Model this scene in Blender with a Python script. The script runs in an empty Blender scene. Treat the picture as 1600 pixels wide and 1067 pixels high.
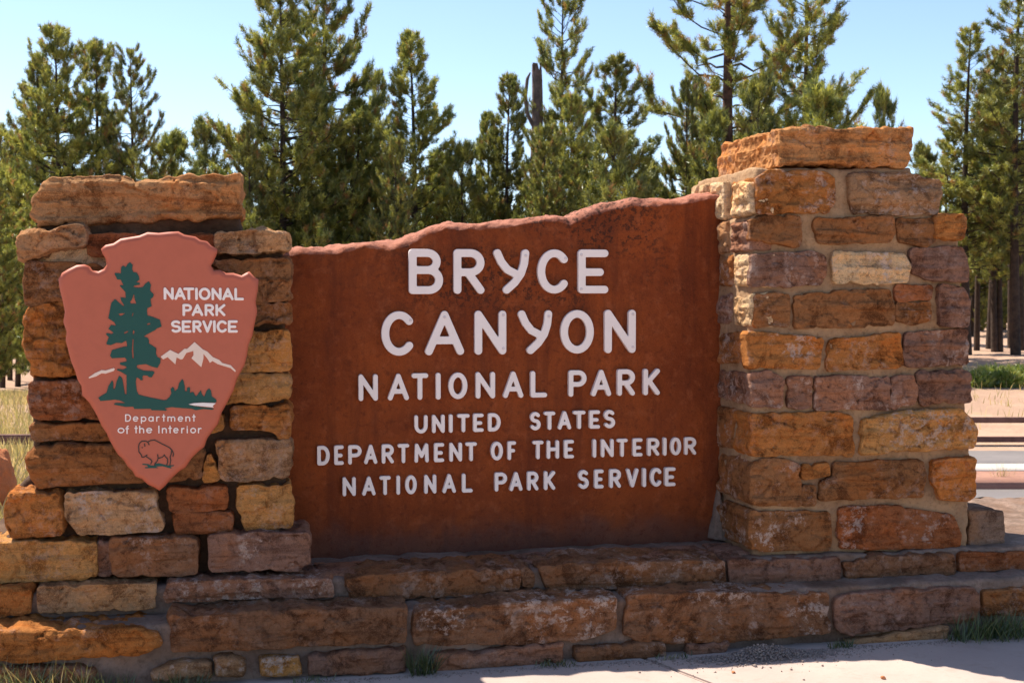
import bpy, bmesh, math, random
import numpy as np
from mathutils import Vector, Matrix, noise
from mathutils.geometry import delaunay_2d_cdt

random.seed(7); np.random.seed(7)
scene = bpy.context.scene
COL = scene.collection
rad = math.radians

# ------------------------------------------------------------------ camera
FPX, CX, CY, HORIZ = 2000.0, 800.0, 533.5, 450.0
TH = rad(12.3)                        # the wall recedes to the right
PITCH = math.atan((CY - HORIZ) / FPX)
ZG = -.05                             # level of the pavement
DCAM, HCAM = 5.75, 1.60
CAM = Vector((-DCAM * math.sin(TH), -DCAM * math.cos(TH), HCAM))
cd = bpy.data.cameras.new('camera'); cam = bpy.data.objects.new('camera', cd); COL.objects.link(cam)
cam.location = CAM
cam.rotation_euler = (rad(90) - PITCH, 0, -TH)
cd.sensor_width = 36.0; cd.lens = FPX / 1600 * 36.0
cd.clip_start = 0.05; cd.clip_end = 2000
cd.dof.use_dof = True; cd.dof.focus_distance = 5.8; cd.dof.aperture_fstop = 8.0
scene.camera = cam
FWD = Vector((math.sin(TH), math.cos(TH), 0)); RGT = Vector((math.cos(TH), -math.sin(TH), 0))

# ------------------------------------------------------------------ light
SUN_EL, SUN_AZ = rad(57.5), rad(-41)    # azimuth from +Y towards +X
world = bpy.data.worlds.new('World'); scene.world = world; world.use_nodes = True
wn = world.node_tree.nodes; wl = world.node_tree.links
sky = wn.new('ShaderNodeTexSky'); sky.sky_type = 'NISHITA'; sky.sun_disc = False
sky.sun_elevation = SUN_EL; sky.sun_rotation = SUN_AZ
sky.altitude = 2400; sky.air_density = 1.0; sky.dust_density = 3.2; sky.ozone_density = 1.0
bg = wn['Background']; bg.inputs['Strength'].default_value = 0.12
wl.new(sky.outputs[0], bg.inputs[0])
sd = bpy.data.lights.new('sun', 'SUN'); sd.energy = 5.0; sd.angle = rad(0.53); sd.color = (1.0, 0.93, 0.82)
sun = bpy.data.objects.new('sun', sd); COL.objects.link(sun)
tosun = Vector((math.sin(SUN_AZ) * math.cos(SUN_EL), math.cos(SUN_AZ) * math.cos(SUN_EL), math.sin(SUN_EL)))
sun.rotation_euler = tosun.to_track_quat('Z', 'Y').to_euler()
sun.location = tosun * 30
vs = scene.view_settings
vs.view_transform = 'Standard'; vs.look = 'None'; vs.gamma = 1.0; vs.exposure = 0.95; vs.use_curve_mapping = False
scene.render.engine = 'CYCLES'
scene.cycles.max_bounces = 8; scene.cycles.diffuse_bounces = 4; scene.cycles.transmission_bounces = 4

# ------------------------------------------------------------------ pixel rays
ROT = cam.rotation_euler.to_matrix()
def ray(px, py): return ROT @ Vector(((px - CX) / FPX, -(py - CY) / FPX, -1.0))
def at_y(px, py, Y):
    d = ray(px, py); t = (Y - CAM.y) / d.y; return CAM + d * t
def at_x(px, py, X):
    d = ray(px, py); t = (X - CAM.x) / d.x; return CAM + d * t
def at_z(px, py, Z):
    d = ray(px, py); t = (Z - CAM.z) / d.z; return CAM + d * t
def rq(r, q, z=0.0):                  # metres right of / in front of the camera
    return Vector((CAM.x, CAM.y, 0)) + RGT * r + FWD * q + Vector((0, 0, z))

# ------------------------------------------------------------------ helpers
def tag(o, label=None, cat=None, group=None, kind=None):
    if label: o['label'] = label
    if cat: o['category'] = cat
    if group: o['group'] = group
    if kind: o['kind'] = kind
    return o
def empty(name, loc=(0, 0, 0)):
    o = bpy.data.objects.new(name, None); COL.objects.link(o); o.location = loc; o.empty_display_size = .1
    return o
def link(name, me, mat=None, parent=None, loc=None):
    o = bpy.data.objects.new(name, me); COL.objects.link(o)
    if mat and not me.materials: me.materials.append(mat)
    if loc is not None: o.location = loc
    if parent:
        o.parent = parent
        o.matrix_parent_inverse = Matrix.Translation(-parent.location)
    return o
def fast_mesh(name, V, T, smooth=False):
    V = np.asarray(V, dtype=np.float32); T = np.asarray(T, dtype=np.int32)
    k = T.shape[1]
    me = bpy.data.meshes.new(name)
    me.vertices.add(len(V)); me.vertices.foreach_set('co', V.ravel())
    me.loops.add(T.size); me.loops.foreach_set('vertex_index', T.ravel())
    me.polygons.add(len(T)); me.polygons.foreach_set('loop_start', np.arange(0, T.size, k, dtype=np.int32))
    me.polygons.foreach_set('loop_total', np.full(len(T), k, dtype=np.int32))
    if smooth: me.polygons.foreach_set('use_smooth', np.ones(len(T), dtype=bool))
    me.update(calc_edges=True)
    return me
def vcol(me, C, name='col'):
    a = me.color_attributes.new(name, 'FLOAT_COLOR', 'POINT')
    C4 = np.ones((len(C), 4), dtype=np.float32); C4[:, :3] = C
    a.data.foreach_set('color', C4.ravel())

# ------------------------------------------------------------------ materials
class NT:
    def __init__(s, name):
        s.m = bpy.data.materials.new(name); s.m.use_nodes = True
        s.n = s.m.node_tree.nodes; s.l = s.m.node_tree.links
        s.b = s.n['Principled BSDF']; s.out = s.n['Material Output']
    def new(s, t, **kw):
        x = s.n.new(t)
        for k, v in kw.items(): setattr(x, k, v)
        return x
    def lk(s, a, b): s.l.new(a, b)
    def noise(s, vec, scale, detail=6, rough=.55, dist=0.0):
        x = s.new('ShaderNodeTexNoise'); x.inputs['Scale'].default_value = scale
        x.inputs['Detail'].default_value = detail; x.inputs['Roughness'].default_value = rough
        x.inputs['Distortion'].default_value = dist
        if vec is not None: s.lk(vec, x.inputs['Vector'])
        return x.outputs['Fac']
    def vor(s, vec, scale, feature='F1'):
        x = s.new('ShaderNodeTexVoronoi', feature=feature); x.inputs['Scale'].default_value = scale
        s.lk(vec, x.inputs['Vector']); return x.outputs['Distance']
    def ramp(s, fac, a, b, lo=0.0, hi=1.0):
        x = s.new('ShaderNodeMapRange'); x.inputs['From Min'].default_value = a; x.inputs['From Max'].default_value = b
        x.inputs['To Min'].default_value = lo; x.inputs['To Max'].default_value = hi
        x.interpolation_type = 'SMOOTHSTEP'
        s.lk(fac, x.inputs['Value']); return x.outputs['Result']
    def math(s, op, a, b=None):
        x = s.new('ShaderNodeMath', operation=op)
        for i, v in enumerate((a, b)):
            if v is None: continue
            if isinstance(v, (int, float)): x.inputs[i].default_value = v
            else: s.lk(v, x.inputs[i])
        return x.outputs[0]
    def mix(s, fac, a, b, mode='MIX'):
        x = s.new('ShaderNodeMix', data_type='RGBA', blend_type=mode)
        for sock, v in ((x.inputs[0], fac), (x.inputs[6], a), (x.inputs[7], b)):
            if isinstance(v, (int, float)): sock.default_value = v
            elif isinstance(v, tuple): sock.default_value = (*v, 1) if len(v) == 3 else v
            else: s.lk(v, sock)
        return x.outputs[2]
    def bump(s, h, strength, dist, prev=None):
        x = s.new('ShaderNodeBump'); x.inputs['Strength'].default_value = strength; x.inputs['Distance'].default_value = dist
        s.lk(h, x.inputs['Height'])
        if prev is not None: s.lk(prev, x.inputs['Normal'])
        return x.outputs[0]
    def mapping(s, vec, scale):
        x = s.new('ShaderNodeMapping'); x.inputs['Scale'].default_value = scale; s.lk(vec, x.inputs['Vector']); return x.outputs[0]
    def done(s, color, rough=.85, normal=None, spec=.25):
        if isinstance(color, tuple): s.b.inputs['Base Color'].default_value = (*color, 1)
        else: s.lk(color, s.b.inputs['Base Color'])
        if isinstance(rough, (int, float)): s.b.inputs['Roughness'].default_value = rough
        else: s.lk(rough, s.b.inputs['Roughness'])
        s.b.inputs['Specular IOR Level'].default_value = spec
        if normal is not None: s.lk(normal, s.b.inputs['Normal'])
        return s.m

def mat_stone():
    t = NT('sandstone_block')
    tc = t.new('ShaderNodeTexCoord'); oi = t.new('ShaderNodeObjectInfo')
    off = t.new('ShaderNodeVectorMath', operation='ADD')
    sc = t.new('ShaderNodeVectorMath', operation='SCALE'); sc.inputs[0].default_value = (37., 21., 53.)
    t.lk(oi.outputs['Random'], sc.inputs['Scale'])
    t.lk(tc.outputs['Object'], off.inputs[0]); t.lk(sc.outputs[0], off.inputs[1])
    P = off.outputs[0]
    base = oi.outputs['Color']
    dark = t.mix(1.0, base, (.34, .26, .22), 'MULTIPLY')
    warm = t.mix(1.0, base, (1.28, 1.0, .70), 'MULTIPLY')
    lite = t.mix(1.0, base, (1.7, 1.62, 1.55), 'MULTIPLY')
    n1 = t.noise(P, 6.5, 14, .70, .5)
    n2 = t.noise(P, 3.0, 8, .62, .3)
    c = t.mix(t.ramp(n2, .46, .60, 0, .8), base, warm)
    c = t.mix(t.ramp(n1, .50, .62, 0, .9), c, dark)
    st = t.noise(t.mapping(P, (2.2, 2.2, 26.)), 1.0, 9, .68, .35)
    c = t.mix(t.ramp(st, .52, .66, 0, .65), c, dark)
    c = t.mix(t.ramp(st, .44, .34, 0, .35), c, lite)
    n6 = t.noise(P, 21, 10, .75, .4)
    c = t.mix(t.ramp(n6, .53, .64, 0, .75), c, dark)
    c = t.mix(t.ramp(n6, .44, .34, 0, .45), c, lite)
    n3 = t.noise(P, 19, 15, .80, .15)
    n3b = t.noise(P, 4.0, 5, .6)
    lich = t.math('MULTIPLY', t.ramp(n3, .50, .57, 0, .95), t.ramp(n3b, .44, .58))
    lich = t.math('MULTIPLY', lich, oi.outputs['Alpha'])
    c = t.mix(lich, c, (.64, .48, .39))
    n4 = t.noise(P, 70, 6, .75)
    c = t.mix(t.ramp(n4, .54, .66, 0, .6), c, dark)
    grain = t.noise(P, 210, 3, .75)
    c = t.mix(t.ramp(grain, .45, .7, 0, .5), c, lite)
    nb = t.bump(t.noise(P, 18, 14, .74), 1.0, .028)
    nb = t.bump(st, .8, .016, nb)
    nb = t.bump(n6, .55, .010, nb)
    nb = t.bump(t.noise(P, 95, 8, .78), 1.0, .008, nb)
    return t.done(c, .95, nb, .06)

def mat_mortar(name, a, b):
    t = NT(name); g = t.new('ShaderNodeNewGeometry'); P = g.outputs['Position']
    n1 = t.noise(P, 4.5, 10, .66, .4)
    c = t.mix(t.ramp(n1, .38, .62), a, b)
    c = t.mix(t.ramp(t.noise(P, 2.1, 6, .6), .5, .66, 0, .6), c, t.mix(1.0, c, (.62, .50, .40), 'MULTIPLY'))
    n2 = t.noise(P, 48, 8, .75)
    c = t.mix(t.ramp(n2, .48, .66, 0, .6), c, t.mix(1.0, c, (.55, .50, .46), 'MULTIPLY'))
    c = t.mix(t.ramp(t.noise(P, 13, 8, .72), .55, .68, 0, .55), c, t.mix(1.0, c, (1.35, 1.35, 1.4), 'MULTIPLY'))
    nb = t.bump(t.noise(P, 22, 10, .7), .9, .018)
    nb = t.bump(t.noise(P, 150, 5, .75), .8, .004, nb)
    return t.done(c, .92, nb, .15)

def mat_panel():
    t = NT('red_rock_slab'); g = t.new('ShaderNodeNewGeometry'); P = g.outputs['Position']
    sep = t.new('ShaderNodeSeparateXYZ'); t.lk(P, sep.inputs[0])
    n1 = t.noise(P, 2.2, 8, .6, .4)
    c = t.mix(t.ramp(n1, .35, .65), (.250, .056, .013), (.175, .037, .010))
    n2 = t.noise(P, 14, 10, .70)
    c = t.mix(t.ramp(n2, .5, .68, 0, .55), c, (.31, .085, .030))
    stv = t.noise(t.mapping(P, (7., 7., .9)), 1.0, 10, .68, .3)
    c = t.mix(t.ramp(stv, .50, .66, 0, .55), c, (.105, .024, .009))
    c = t.mix(t.ramp(stv, .42, .30, 0, .4), c, (.30, .080, .026))
    # raw pink stone on the broken upper edge, paled further as its sunlit rim
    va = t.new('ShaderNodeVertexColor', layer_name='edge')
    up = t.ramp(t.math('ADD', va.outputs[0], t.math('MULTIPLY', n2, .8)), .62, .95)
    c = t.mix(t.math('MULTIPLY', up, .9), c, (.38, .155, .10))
    # black lichen speckles gather in the upper middle
    n3 = t.noise(P, 42, 9, .72)
    n4 = t.noise(P, 3.1, 4, .55)
    zz = t.ramp(sep.outputs['Z'], 1.35, 1.62)
    xx = t.math('MULTIPLY', t.ramp(sep.outputs['X'], -.75, -.15), t.ramp(sep.outputs['X'], 1.05, .75))
    lm = t.math('MULTIPLY', t.math('MULTIPLY', zz, xx), t.ramp(n4, .38, .58))
    sp = t.math('MULTIPLY', t.ramp(n3, .50, .58), lm)
    c = t.mix(t.math('MULTIPLY', sp, .75), c, (.018, .012, .009))
    n5 = t.noise(P, 75, 4, .6)
    c = t.mix(t.ramp(n5, .62, .72, 0, .55), c, (.06, .018, .009))
    # greyer and darker towards the foot of the slab
    ft = t.ramp(t.math('ADD', sep.outputs['Z'], t.math('MULTIPLY', t.noise(P, 5, 6, .6), .3)), .66, .50)
    c = t.mix(t.math('MULTIPLY', ft, .55), c, (.085, .050, .042))
    c = t.mix(t.ramp(t.noise(P, 30, 10, .75, .3), .52, .64, 0, .55), c, (.10, .022, .008))
    gr = t.noise(P, 230, 4, .75)
    c = t.mix(t.ramp(gr, .42, .7, 0, .5), c, t.mix(1.0, c, (1.7, 1.6, 1.5), 'MULTIPLY'))
    nb = t.bump(t.noise(P, 11, 12, .70), .8, .018)
    nb = t.bump(t.ramp(t.vor(P, 48), .02, .25), .3, .005, nb)
    nb = t.bump(t.noise(P, 120, 6, .75), .8, .004, nb)
    return t.done(c, .9, nb, .2)

def mat_paint(name, col, rough=.5, wear=.08, spec=.35):
    t = NT(name); g = t.new('ShaderNodeNewGeometry'); P = g.outputs['Position']
    n = t.noise(P, 18, 8, .65)
    c = t.mix(t.ramp(n, .4, .7, 0, wear * 3), col, tuple(x * .72 for x in col))
    n2 = t.noise(P, 160, 4, .7)
    c = t.mix(t.ramp(n2, .55, .8, 0, wear * 2), c, tuple(x * .5 for x in col))
    nb = t.bump(t.noise(P, 90, 5, .6), .25, .0015)
    return t.done(c, rough, nb, spec)

def mat_concrete():
    t = NT('pink_concrete'); g = t.new('ShaderNodeNewGeometry'); P = g.outputs['Position']
    n = t.noise(P, 1.3, 8, .6)
    c = t.mix(t.ramp(n, .35, .65), (.46, .36, .305), (.40, .31, .265))
    c = t.mix(t.ramp(t.noise(P, 11, 10, .75), .52, .68, 0, .65), c, (.36, .27, .22))
    c = t.mix(t.ramp(t.noise(P, 2.7, 10, .7, .5), .56, .66, 0, .5), c, (.34, .25, .21))
    c = t.mix(t.ramp(t.noise(P, 150, 3, .7), .5, .75, 0, .35), c, (.30, .23, .21))
    nb = t.bump(t.noise(P, 90, 6, .7), .35, .003)
    nb = t.bump(t.noise(P, 6, 4, .5), .15, .01, nb)
    return t.done(c, .9, nb, .2)

def mat_noise(name, a, b, scale, rough=.92, bs=.4, bd=.02, fine=80):
    t = NT(name); g = t.new('ShaderNodeNewGeometry'); P = g.outputs['Position']
    c = t.mix(t.ramp(t.noise(P, scale, 9, .65), .35, .65), a, b)
    c = t.mix(t.ramp(t.noise(P, fine, 4, .7), .45, .75, 0, .4), c, tuple(x * .55 for x in a))
    nb = t.bump(t.noise(P, scale * 6, 8, .65), bs, bd)
    return t.done(c, rough, nb, .15)

def mat_ground():
    t = NT('dry_ground'); g = t.new('ShaderNodeNewGeometry'); P = g.outputs['Position']
    c = t.mix(t.ramp(t.noise(P, .35, 9, .65), .4, .6), (.43, .28, .195), (.36, .23, .16))
    c = t.mix(t.ramp(t.noise(P, 1.7, 8, .7), .54, .7, 0, .6), c, (.36, .27, .14))
    c = t.mix(t.ramp(t.noise(P, 7, 6, .7), .56, .7, 0, .7), c, (.20, .13, .09))
    nb = t.bump(t.noise(P, 5, 9, .7), .6, .08)
    return t.done(c, .95, nb, .1)

def mat_needles():
    t = NT('pine_needles')
    a = t.new('ShaderNodeVertexColor', layer_name='col'); oi = t.new('ShaderNodeObjectInfo')
    r = t.ramp(oi.outputs['Random'], 0, 1, .78, 1.2)
    hs = t.new('ShaderNodeHueSaturation'); t.lk(a.outputs[0], hs.inputs['Color']); t.lk(r, hs.inputs['Value'])
    d = t.new('ShaderNodeBsdfDiffuse'); tr = t.new('ShaderNodeBsdfTranslucent'); gl = t.new('ShaderNodeBsdfGlossy')
    gl.inputs['Roughness'].default_value = .42; gl.inputs['Color'].default_value = (.75, .8, .7, 1)
    t.lk(hs.outputs[0], d.inputs[0]); t.lk(hs.outputs[0], tr.inputs[0])
    m1 = t.new('ShaderNodeMixShader'); m1.inputs[0].default_value = .5
    t.lk(d.outputs[0], m1.inputs[1]); t.lk(tr.outputs[0], m1.inputs[2])
    m2 = t.new('ShaderNodeMixShader'); m2.inputs[0].default_value = .08
    t.lk(m1.outputs[0], m2.inputs[1]); t.lk(gl.outputs[0], m2.inputs[2])
    t.lk(m2.outputs[0], t.out.inputs['Surface'])
    return t.m

M_STONE = mat_stone()
M_MORT_R = mat_mortar('tan_mortar', (.44, .270, .145), (.34, .205, .115))
M_MORT_L = mat_mortar('brown_mortar', (.14, .078, .045), (.09, .050, .030))
M_MORT_B = mat_mortar('grey_mortar', (.32, .215, .160), (.20, .135, .100))
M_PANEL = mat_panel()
M_WHITE = mat_paint('white_letter_paint', (.88, .765, .70), .5, .05)
M_RIVET = mat_paint('painted_rivet', (.70, .60, .58), .5, .1)
M_BOARD = mat_paint('terracotta_paint', (.46, .114, .060), .55, .07)
M_GREEN = mat_paint('dark_green_paint', (.008, .072, .055), .55, .08)
M_CREAM = mat_paint('cream_paint', (.78, .60, .48), .55, .05)
M_LETW = mat_paint('cream_white_paint', (.85, .75, .68), .55, .04)
M_LINE = mat_paint('dark_outline_paint', (.045, .03, .022), .6, .08)
M_CONC = mat_concrete()
M_JOINT = mat_noise('joint_filler', (.20, .15, .12), (.14, .11, .09), 6)
M_GROUND = mat_ground()
M_ASPH = mat_noise('grey_asphalt', (.20, .175, .165), (.17, .15, .145), 1.2, bs=.2, bd=.01)
M_PALE = mat_noise('pale_concrete', (.52, .45, .39), (.46, .39, .34), 1.5)
M_REDDIRT = mat_noise('red_dirt', (.36, .19, .13), (.29, .15, .11), 2.0)
M_ROADW = mat_paint('road_white', (.75, .74, .72), .7, .12)
M_RAIL = mat_noise('brown_rail_wood', (.20, .105, .085), (.14, .075, .06), 5)
M_BARK = mat_noise('dark_bark', (.085, .058, .042), (.045, .032, .026), 5, bs=.8, bd=.04, fine=30)
M_BARKP = mat_noise('ponderosa_bark', (.17, .085, .055), (.075, .042, .03), 4, bs=.8, bd=.04, fine=22)
M_SNAG = mat_noise('grey_deadwood', (.22, .15, .12), (.12, .085, .07), 4, bs=.8, bd=.03, fine=25)
M_NEEDLE = mat_needles()
M_GRAVEL = mat_noise('grey_gravel', (.36, .28, .235), (.25, .19, .165), 30, fine=200)
M_BOULDER = mat_noise('red_boulder_rock', (.60, .23, .10), (.48, .17, .07), 4, bs=.7, bd=.05)

# ------------------------------------------------------------------ rough block builder
def resample(poly, g):
    P = np.asarray(poly, float); Q = np.roll(P, -1, 0)
    out = []
    for a, b in zip(P, Q):
        L = np.hypot(*(b - a)); n = max(1, int(round(L / g)))
        for i in range(n): out.append(a + (b - a) * i / n)
    return np.array(out)
def area(P):
    P = np.asarray(P); Q = np.roll(P, -1, 0)
    return .5 * np.sum(P[:, 0] * Q[:, 1] - Q[:, 0] * P[:, 1])
def chaikin(P, c=.12):
    P = np.asarray(P, float); Q = np.roll(P, -1, 0); out = []
    for a, b in zip(P, Q):
        L = np.hypot(*(b - a)); k = min(c, .007 / max(L, 1e-6))
        out += [a + (b - a) * k, b + (a - b) * k]
    return np.array(out)
def inside(pts, poly):
    x, y = pts[:, 0], pts[:, 1]; r = np.zeros(len(pts), bool)
    Q = np.roll(poly, -1, 0)
    for (x1, y1), (x2, y2) in zip(poly, Q):
        c = ((y1 > y) != (y2 > y))
        with np.errstate(divide='ignore', invalid='ignore'):
            r ^= c & (x < (x2 - x1) * (y - y1) / (y2 - y1 + 1e-30) + x1)
    return r
def edist(pts, poly):
    Q = np.roll(poly, -1, 0); best = np.full(len(pts), 1e9)
    for a, b in zip(poly, Q):
        d = b - a; L2 = max(d @ d, 1e-12)
        t = np.clip(((pts - a) @ d) / L2, 0, 1)
        v = pts - a - t[:, None] * d
        best = np.minimum(best, np.hypot(v[:, 0], v[:, 1]))
    return best

def block_mesh(name, poly, to_world, depth, R=.02, g=.0095, grow=0.0, rough=1.0, strata=1.0, bow=.0, seed=0, jit=.009, close=True, dg=.03):
    """rough block: outline in (u,v), front face towards +w, sides back to w=-depth"""
    if area(poly) < 0: poly = poly[::-1]
    B = resample(chaikin(poly), g)
    sv = Vector((seed * 3.17, seed * 1.31, seed * 7.7))
    N = len(B)
    T = np.roll(B, -1, 0) - np.roll(B, 1, 0); T /= np.maximum(np.hypot(T[:, 0], T[:, 1])[:, None], 1e-9)
    nrm = np.stack([T[:, 1], -T[:, 0]], 1)
    dj = np.array([noise.fractal(Vector((p[0] * 9, p[1] * 9, seed)), 1., 2., 4) for p in B]) * jit
    dj -= np.array([max(0., noise.noise(Vector((p[0] * 26, p[1] * 26, seed + 5.5))) - .12) for p in B]) * min(jit, .012) * 2.2
    B = B + nrm * (dj[:, None] + grow)
    lo, hi = B.min(0), B.max(0)
    R = min(R, .3 * min(hi - lo))
    gx, gy = np.meshgrid(np.arange(lo[0], hi[0], g), np.arange(lo[1], hi[1], g))
    G = np.stack([gx.ravel(), gy.ravel()], 1) + np.random.uniform(-.3, .3, (gx.size, 2)) * g
    G = G[inside(G, B)]
    rings = []
    for k in (.25, .75):
        rr = B - nrm * (R * k); rr = rr[inside(rr, B)]
        if len(rr):
            e = edist(rr, B); rings.append(rr[e > R * k * .8])
    e = edist(G, B); G = G[e > R * 1.0 + g * .3]
    pts = np.concatenate([B] + rings + [G]); 
    ed = [(i, (i + 1) % N) for i in range(N)]
    vo, eo, fo, ov, oe, of = delaunay_2d_cdt([Vector(p) for p in pts], ed, [], 1, 1e-6)
    V2 = np.array([(v.x, v.y) for v in vo])
    # map the original boundary
    b2 = {}
    for i, src in enumerate(ov):
        for s in src:
            if s < N: b2[s] = i
    e = edist(V2, B)
    ee = np.minimum(e, R)
    w = -R + np.sqrt(np.maximum(R * R - (R - ee) ** 2, 0))
    W3 = []
    ext = float(min(hi - lo))
    for i, (u, v) in enumerate(V2):
        p = Vector((u, v, 0)) + sv
        k = min(1, e[i] / (1.6 * R))
        h = noise.fractal(p * 4.0, 1., 2., 5) * .008
        for kf, am in ((9., .012), (24., .0045)):
            pk = Vector((p.x * kf, p.y * kf * 1.4, p.z)) + noise.noise_vector(p * kf * .7) * .35
            d, fp = noise.voronoi(pk)[:2]
            hv = noise.noise_vector(fp[0] * 7.3 + sv)
            h += am * (hv.x * .9 + (pk - fp[0]).dot(Vector((hv.y, hv.z, 0))) * 1.6)
            if kf < 10: h -= .006 * max(0., 1 - (d[1] - d[0]) / .10)
        h += noise.fractal(p * 28, 1., 2., 3) * .0035
        h *= rough
        bl_ = noise.noise(Vector((u * 1.3 + sv.x, v * 24 + sv.y + .25 * noise.noise(p * 6), sv.z)))
        h += (.0055 * min(1, max(-1, bl_ * 7)) + noise.noise(Vector((u * 3 + sv.x, v * 70, sv.z))) * .0015) * strata
        W3.append(w[i] + h * (.25 + .75 * k) + bow * (1 - (1 - min(1, e[i] / (ext * .5))) ** 2))
    verts = [to_world(V2[i, 0], V2[i, 1], W3[i]) for i in range(len(V2))]
    faces = [tuple(f) for f in fo]
    if len(b2) == N:
        prev = [b2[i] for i in range(N)]
        ns = max(1, int(round((depth - R) / dg)))
        c = B.mean(0)
        for s in range(1, ns + 1):
            ww = -R - (depth - R) * s / ns
            cur = []
            for i in range(N):
                u, v = B[i]
                q = Vector((u * 7, v * 7, ww * 7)) + sv
                d = (noise.fractal(q, 1., 2., 4) * .012 + noise.fractal(q * 4., 1., 2., 3) * .006) * min(1, s / 2) * max(.4, rough)
                cur.append(len(verts)); verts.append(to_world(u + nrm[i, 0] * d, v + nrm[i, 1] * d, ww))
            for i in range(N):
                j = (i + 1) % N
                faces.append((prev[i], cur[i], cur[j], prev[j]))
            prev = cur
        if close:
            m = len(verts); verts.append(to_world(c[0], c[1], -depth))
            for i in range(N): faces.append((prev[i], m, prev[(i + 1) % N]))
    o = sum(verts, Vector()) / len(verts)
    me = bpy.data.meshes.new(name)
    me.from_pydata([v - o for v in verts], [], faces)
    bm = bmesh.new(); bm.from_mesh(me); bmesh.ops.recalc_face_normals(bm, faces=bm.faces); bm.to_mesh(me); bm.free()
    me.polygons.foreach_set('use_smooth', [g > .0096] * len(me.polygons))
    return me, o

PAL = {  # base colours of the sandstones; the palest also paints sunlit flank patches
    'o': (.43, .168, .048), 'g': (.49, .238, .078), 'b': (.285, .125, .050), 'r': (.31, .110, .044),
    'm': (.275, .145, .098), 't': (.49, .275, .135), 'w': (.70, .48, .27), 'd': (.245, .118, .062), 'k': (.37, .205, .105)}
SEED = [0]
def front(Y): return lambda u, v, w: Vector((u, Y - w, v))
def leftside(X): return lambda u, v, w: Vector((X - w, u, v))
def rightside(X): return lambda u, v, w: Vector((X + w, u, v))
def add_block(parent, me_o, col, lich=.4, name='stone', mat=None):
    me, o = me_o
    ob = link(name, me, mat or M_STONE, parent, o)
    c = PAL[col] if isinstance(col, str) else col
    k = random.uniform(1.02, 1.26)
    ob.color = (c[0] * k, c[1] * k, c[2] * k, lich)
    return ob
def fstone(parent, pix, Y, col, depth=.2, lich=.4, proud=0.0, **kw):
    SEED[0] += 1
    poly = [(p.x, p.z) for p in (at_y(x, y, Y - proud) for x, y in pix)]
    return add_block(parent, block_mesh('stone', poly, front(Y - proud), depth, seed=SEED[0], **kw), col, lich)
def sstone(parent, box, X, col, side='l', depth=.15, lich=.4, **kw):
    """stone on a side face: box = (y0, y1, z0, z1)"""
    SEED[0] += 1
    y0, y1, z0, z1 = box; j = lambda: random.uniform(-.012, .012)
    poly = [(y0 + j(), z0 + j()), (y1 + j(), z0 + j()), (y1 + j(), z1 + j()), ((y0 + y1) / 2, z1 + j()), (y0 + j(), z1 + j())]
    f = leftside(X) if side == 'l' else rightside(X)
    return add_block(parent, block_mesh('stone', poly, f, depth, seed=SEED[0], **kw), col, lich)

def Z(s, ox, oy):
    return lambda *pts: [(ox + x / s, oy + y / s) for x, y in pts]
z1 = Z(3.048, 0, 250); z2 = Z(3.2, 0, 560); z3 = Z(2.963, 0, 800); z4 = Z(2.963, 460, 820)
z5 = Z(2.667, 1000, 780); z6 = Z(3.077, 1040, 180); z7 = Z(2.808, 1040, 500); z8 = Z(2.482, 80, 350)
zp = Z(2.286, 440, 290); zq = Z(2.286, 440, 560)
ph = lambda *pts: list(pts)

# ================================================================== THE SETTING
def sst(a, b, x):
    t = min(1, max(0, (x - a) / (b - a))); return t * t * (3 - 2 * t)
def ground_z(r, q):
    a = r / max(q, 1.0)
    zr = -.09 - 1.51 * sst(9.0, 15.5, q) + .40 * sst(27, 46, q) + .9 * sst(60, 200, q)
    zl = -.09 - .89 * sst(9.0, 26, q) - 1.0 * sst(26, 46, q) + 1.3 * sst(60, 200, q)
    k = sst(-.30, -.13, a) if q > 1 else 1
    z = zl * (1 - k) + zr * k
    if q > 26 or (k < .5 and q > 10):
        z += noise.fractal(Vector((r * .25, q * .25, 1.7)), 1., 2., 4) * .10 * min(1, abs(q - 10) / 6)
    return z
def build_ground():
    qs = np.unique(np.concatenate([np.arange(-60, 8, 4.), np.arange(8, 50, .6), np.arange(50, 120, 4.), np.array([130, 150, 180, 240, 400, 800.])]))
    rs = np.unique(np.concatenate([np.array([-600, -300, -150, -90.]), np.arange(-60, -24, 3.), np.arange(-24, 32, .7), np.arange(32, 70, 3.), np.array([90, 150, 300, 600.])]))
    V = [rq(r, q, ground_z(r, q)) for q in qs for r in rs]
    n = len(rs); F = [(i * n + j, i * n + j + 1, (i + 1) * n + j + 1, (i + 1) * n + j) for i in range(len(qs) - 1) for j in range(n - 1)]
    o = link('ground', fast_mesh('ground', [tuple(v) for v in V], F, True), M_GROUND)
    tag(o, kind='structure'); return o
build_ground()

def box_mesh(name, cx, cy, z0, z1, sx, sy, rot=0.0, bev=0.0):
    bm = bmesh.new(); bmesh.ops.create_cube(bm, size=1)
    for v in bm.verts: v.co = Vector((v.co.x * sx, v.co.y * sy, v.co.z * (z1 - z0)))
    if bev: bmesh.ops.bevel(bm, geom=bm.edges[:], offset=bev, segments=2, affect='EDGES')
    me = bpy.data.meshes.new(name); bm.to_mesh(me); bm.free()
    return me
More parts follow.
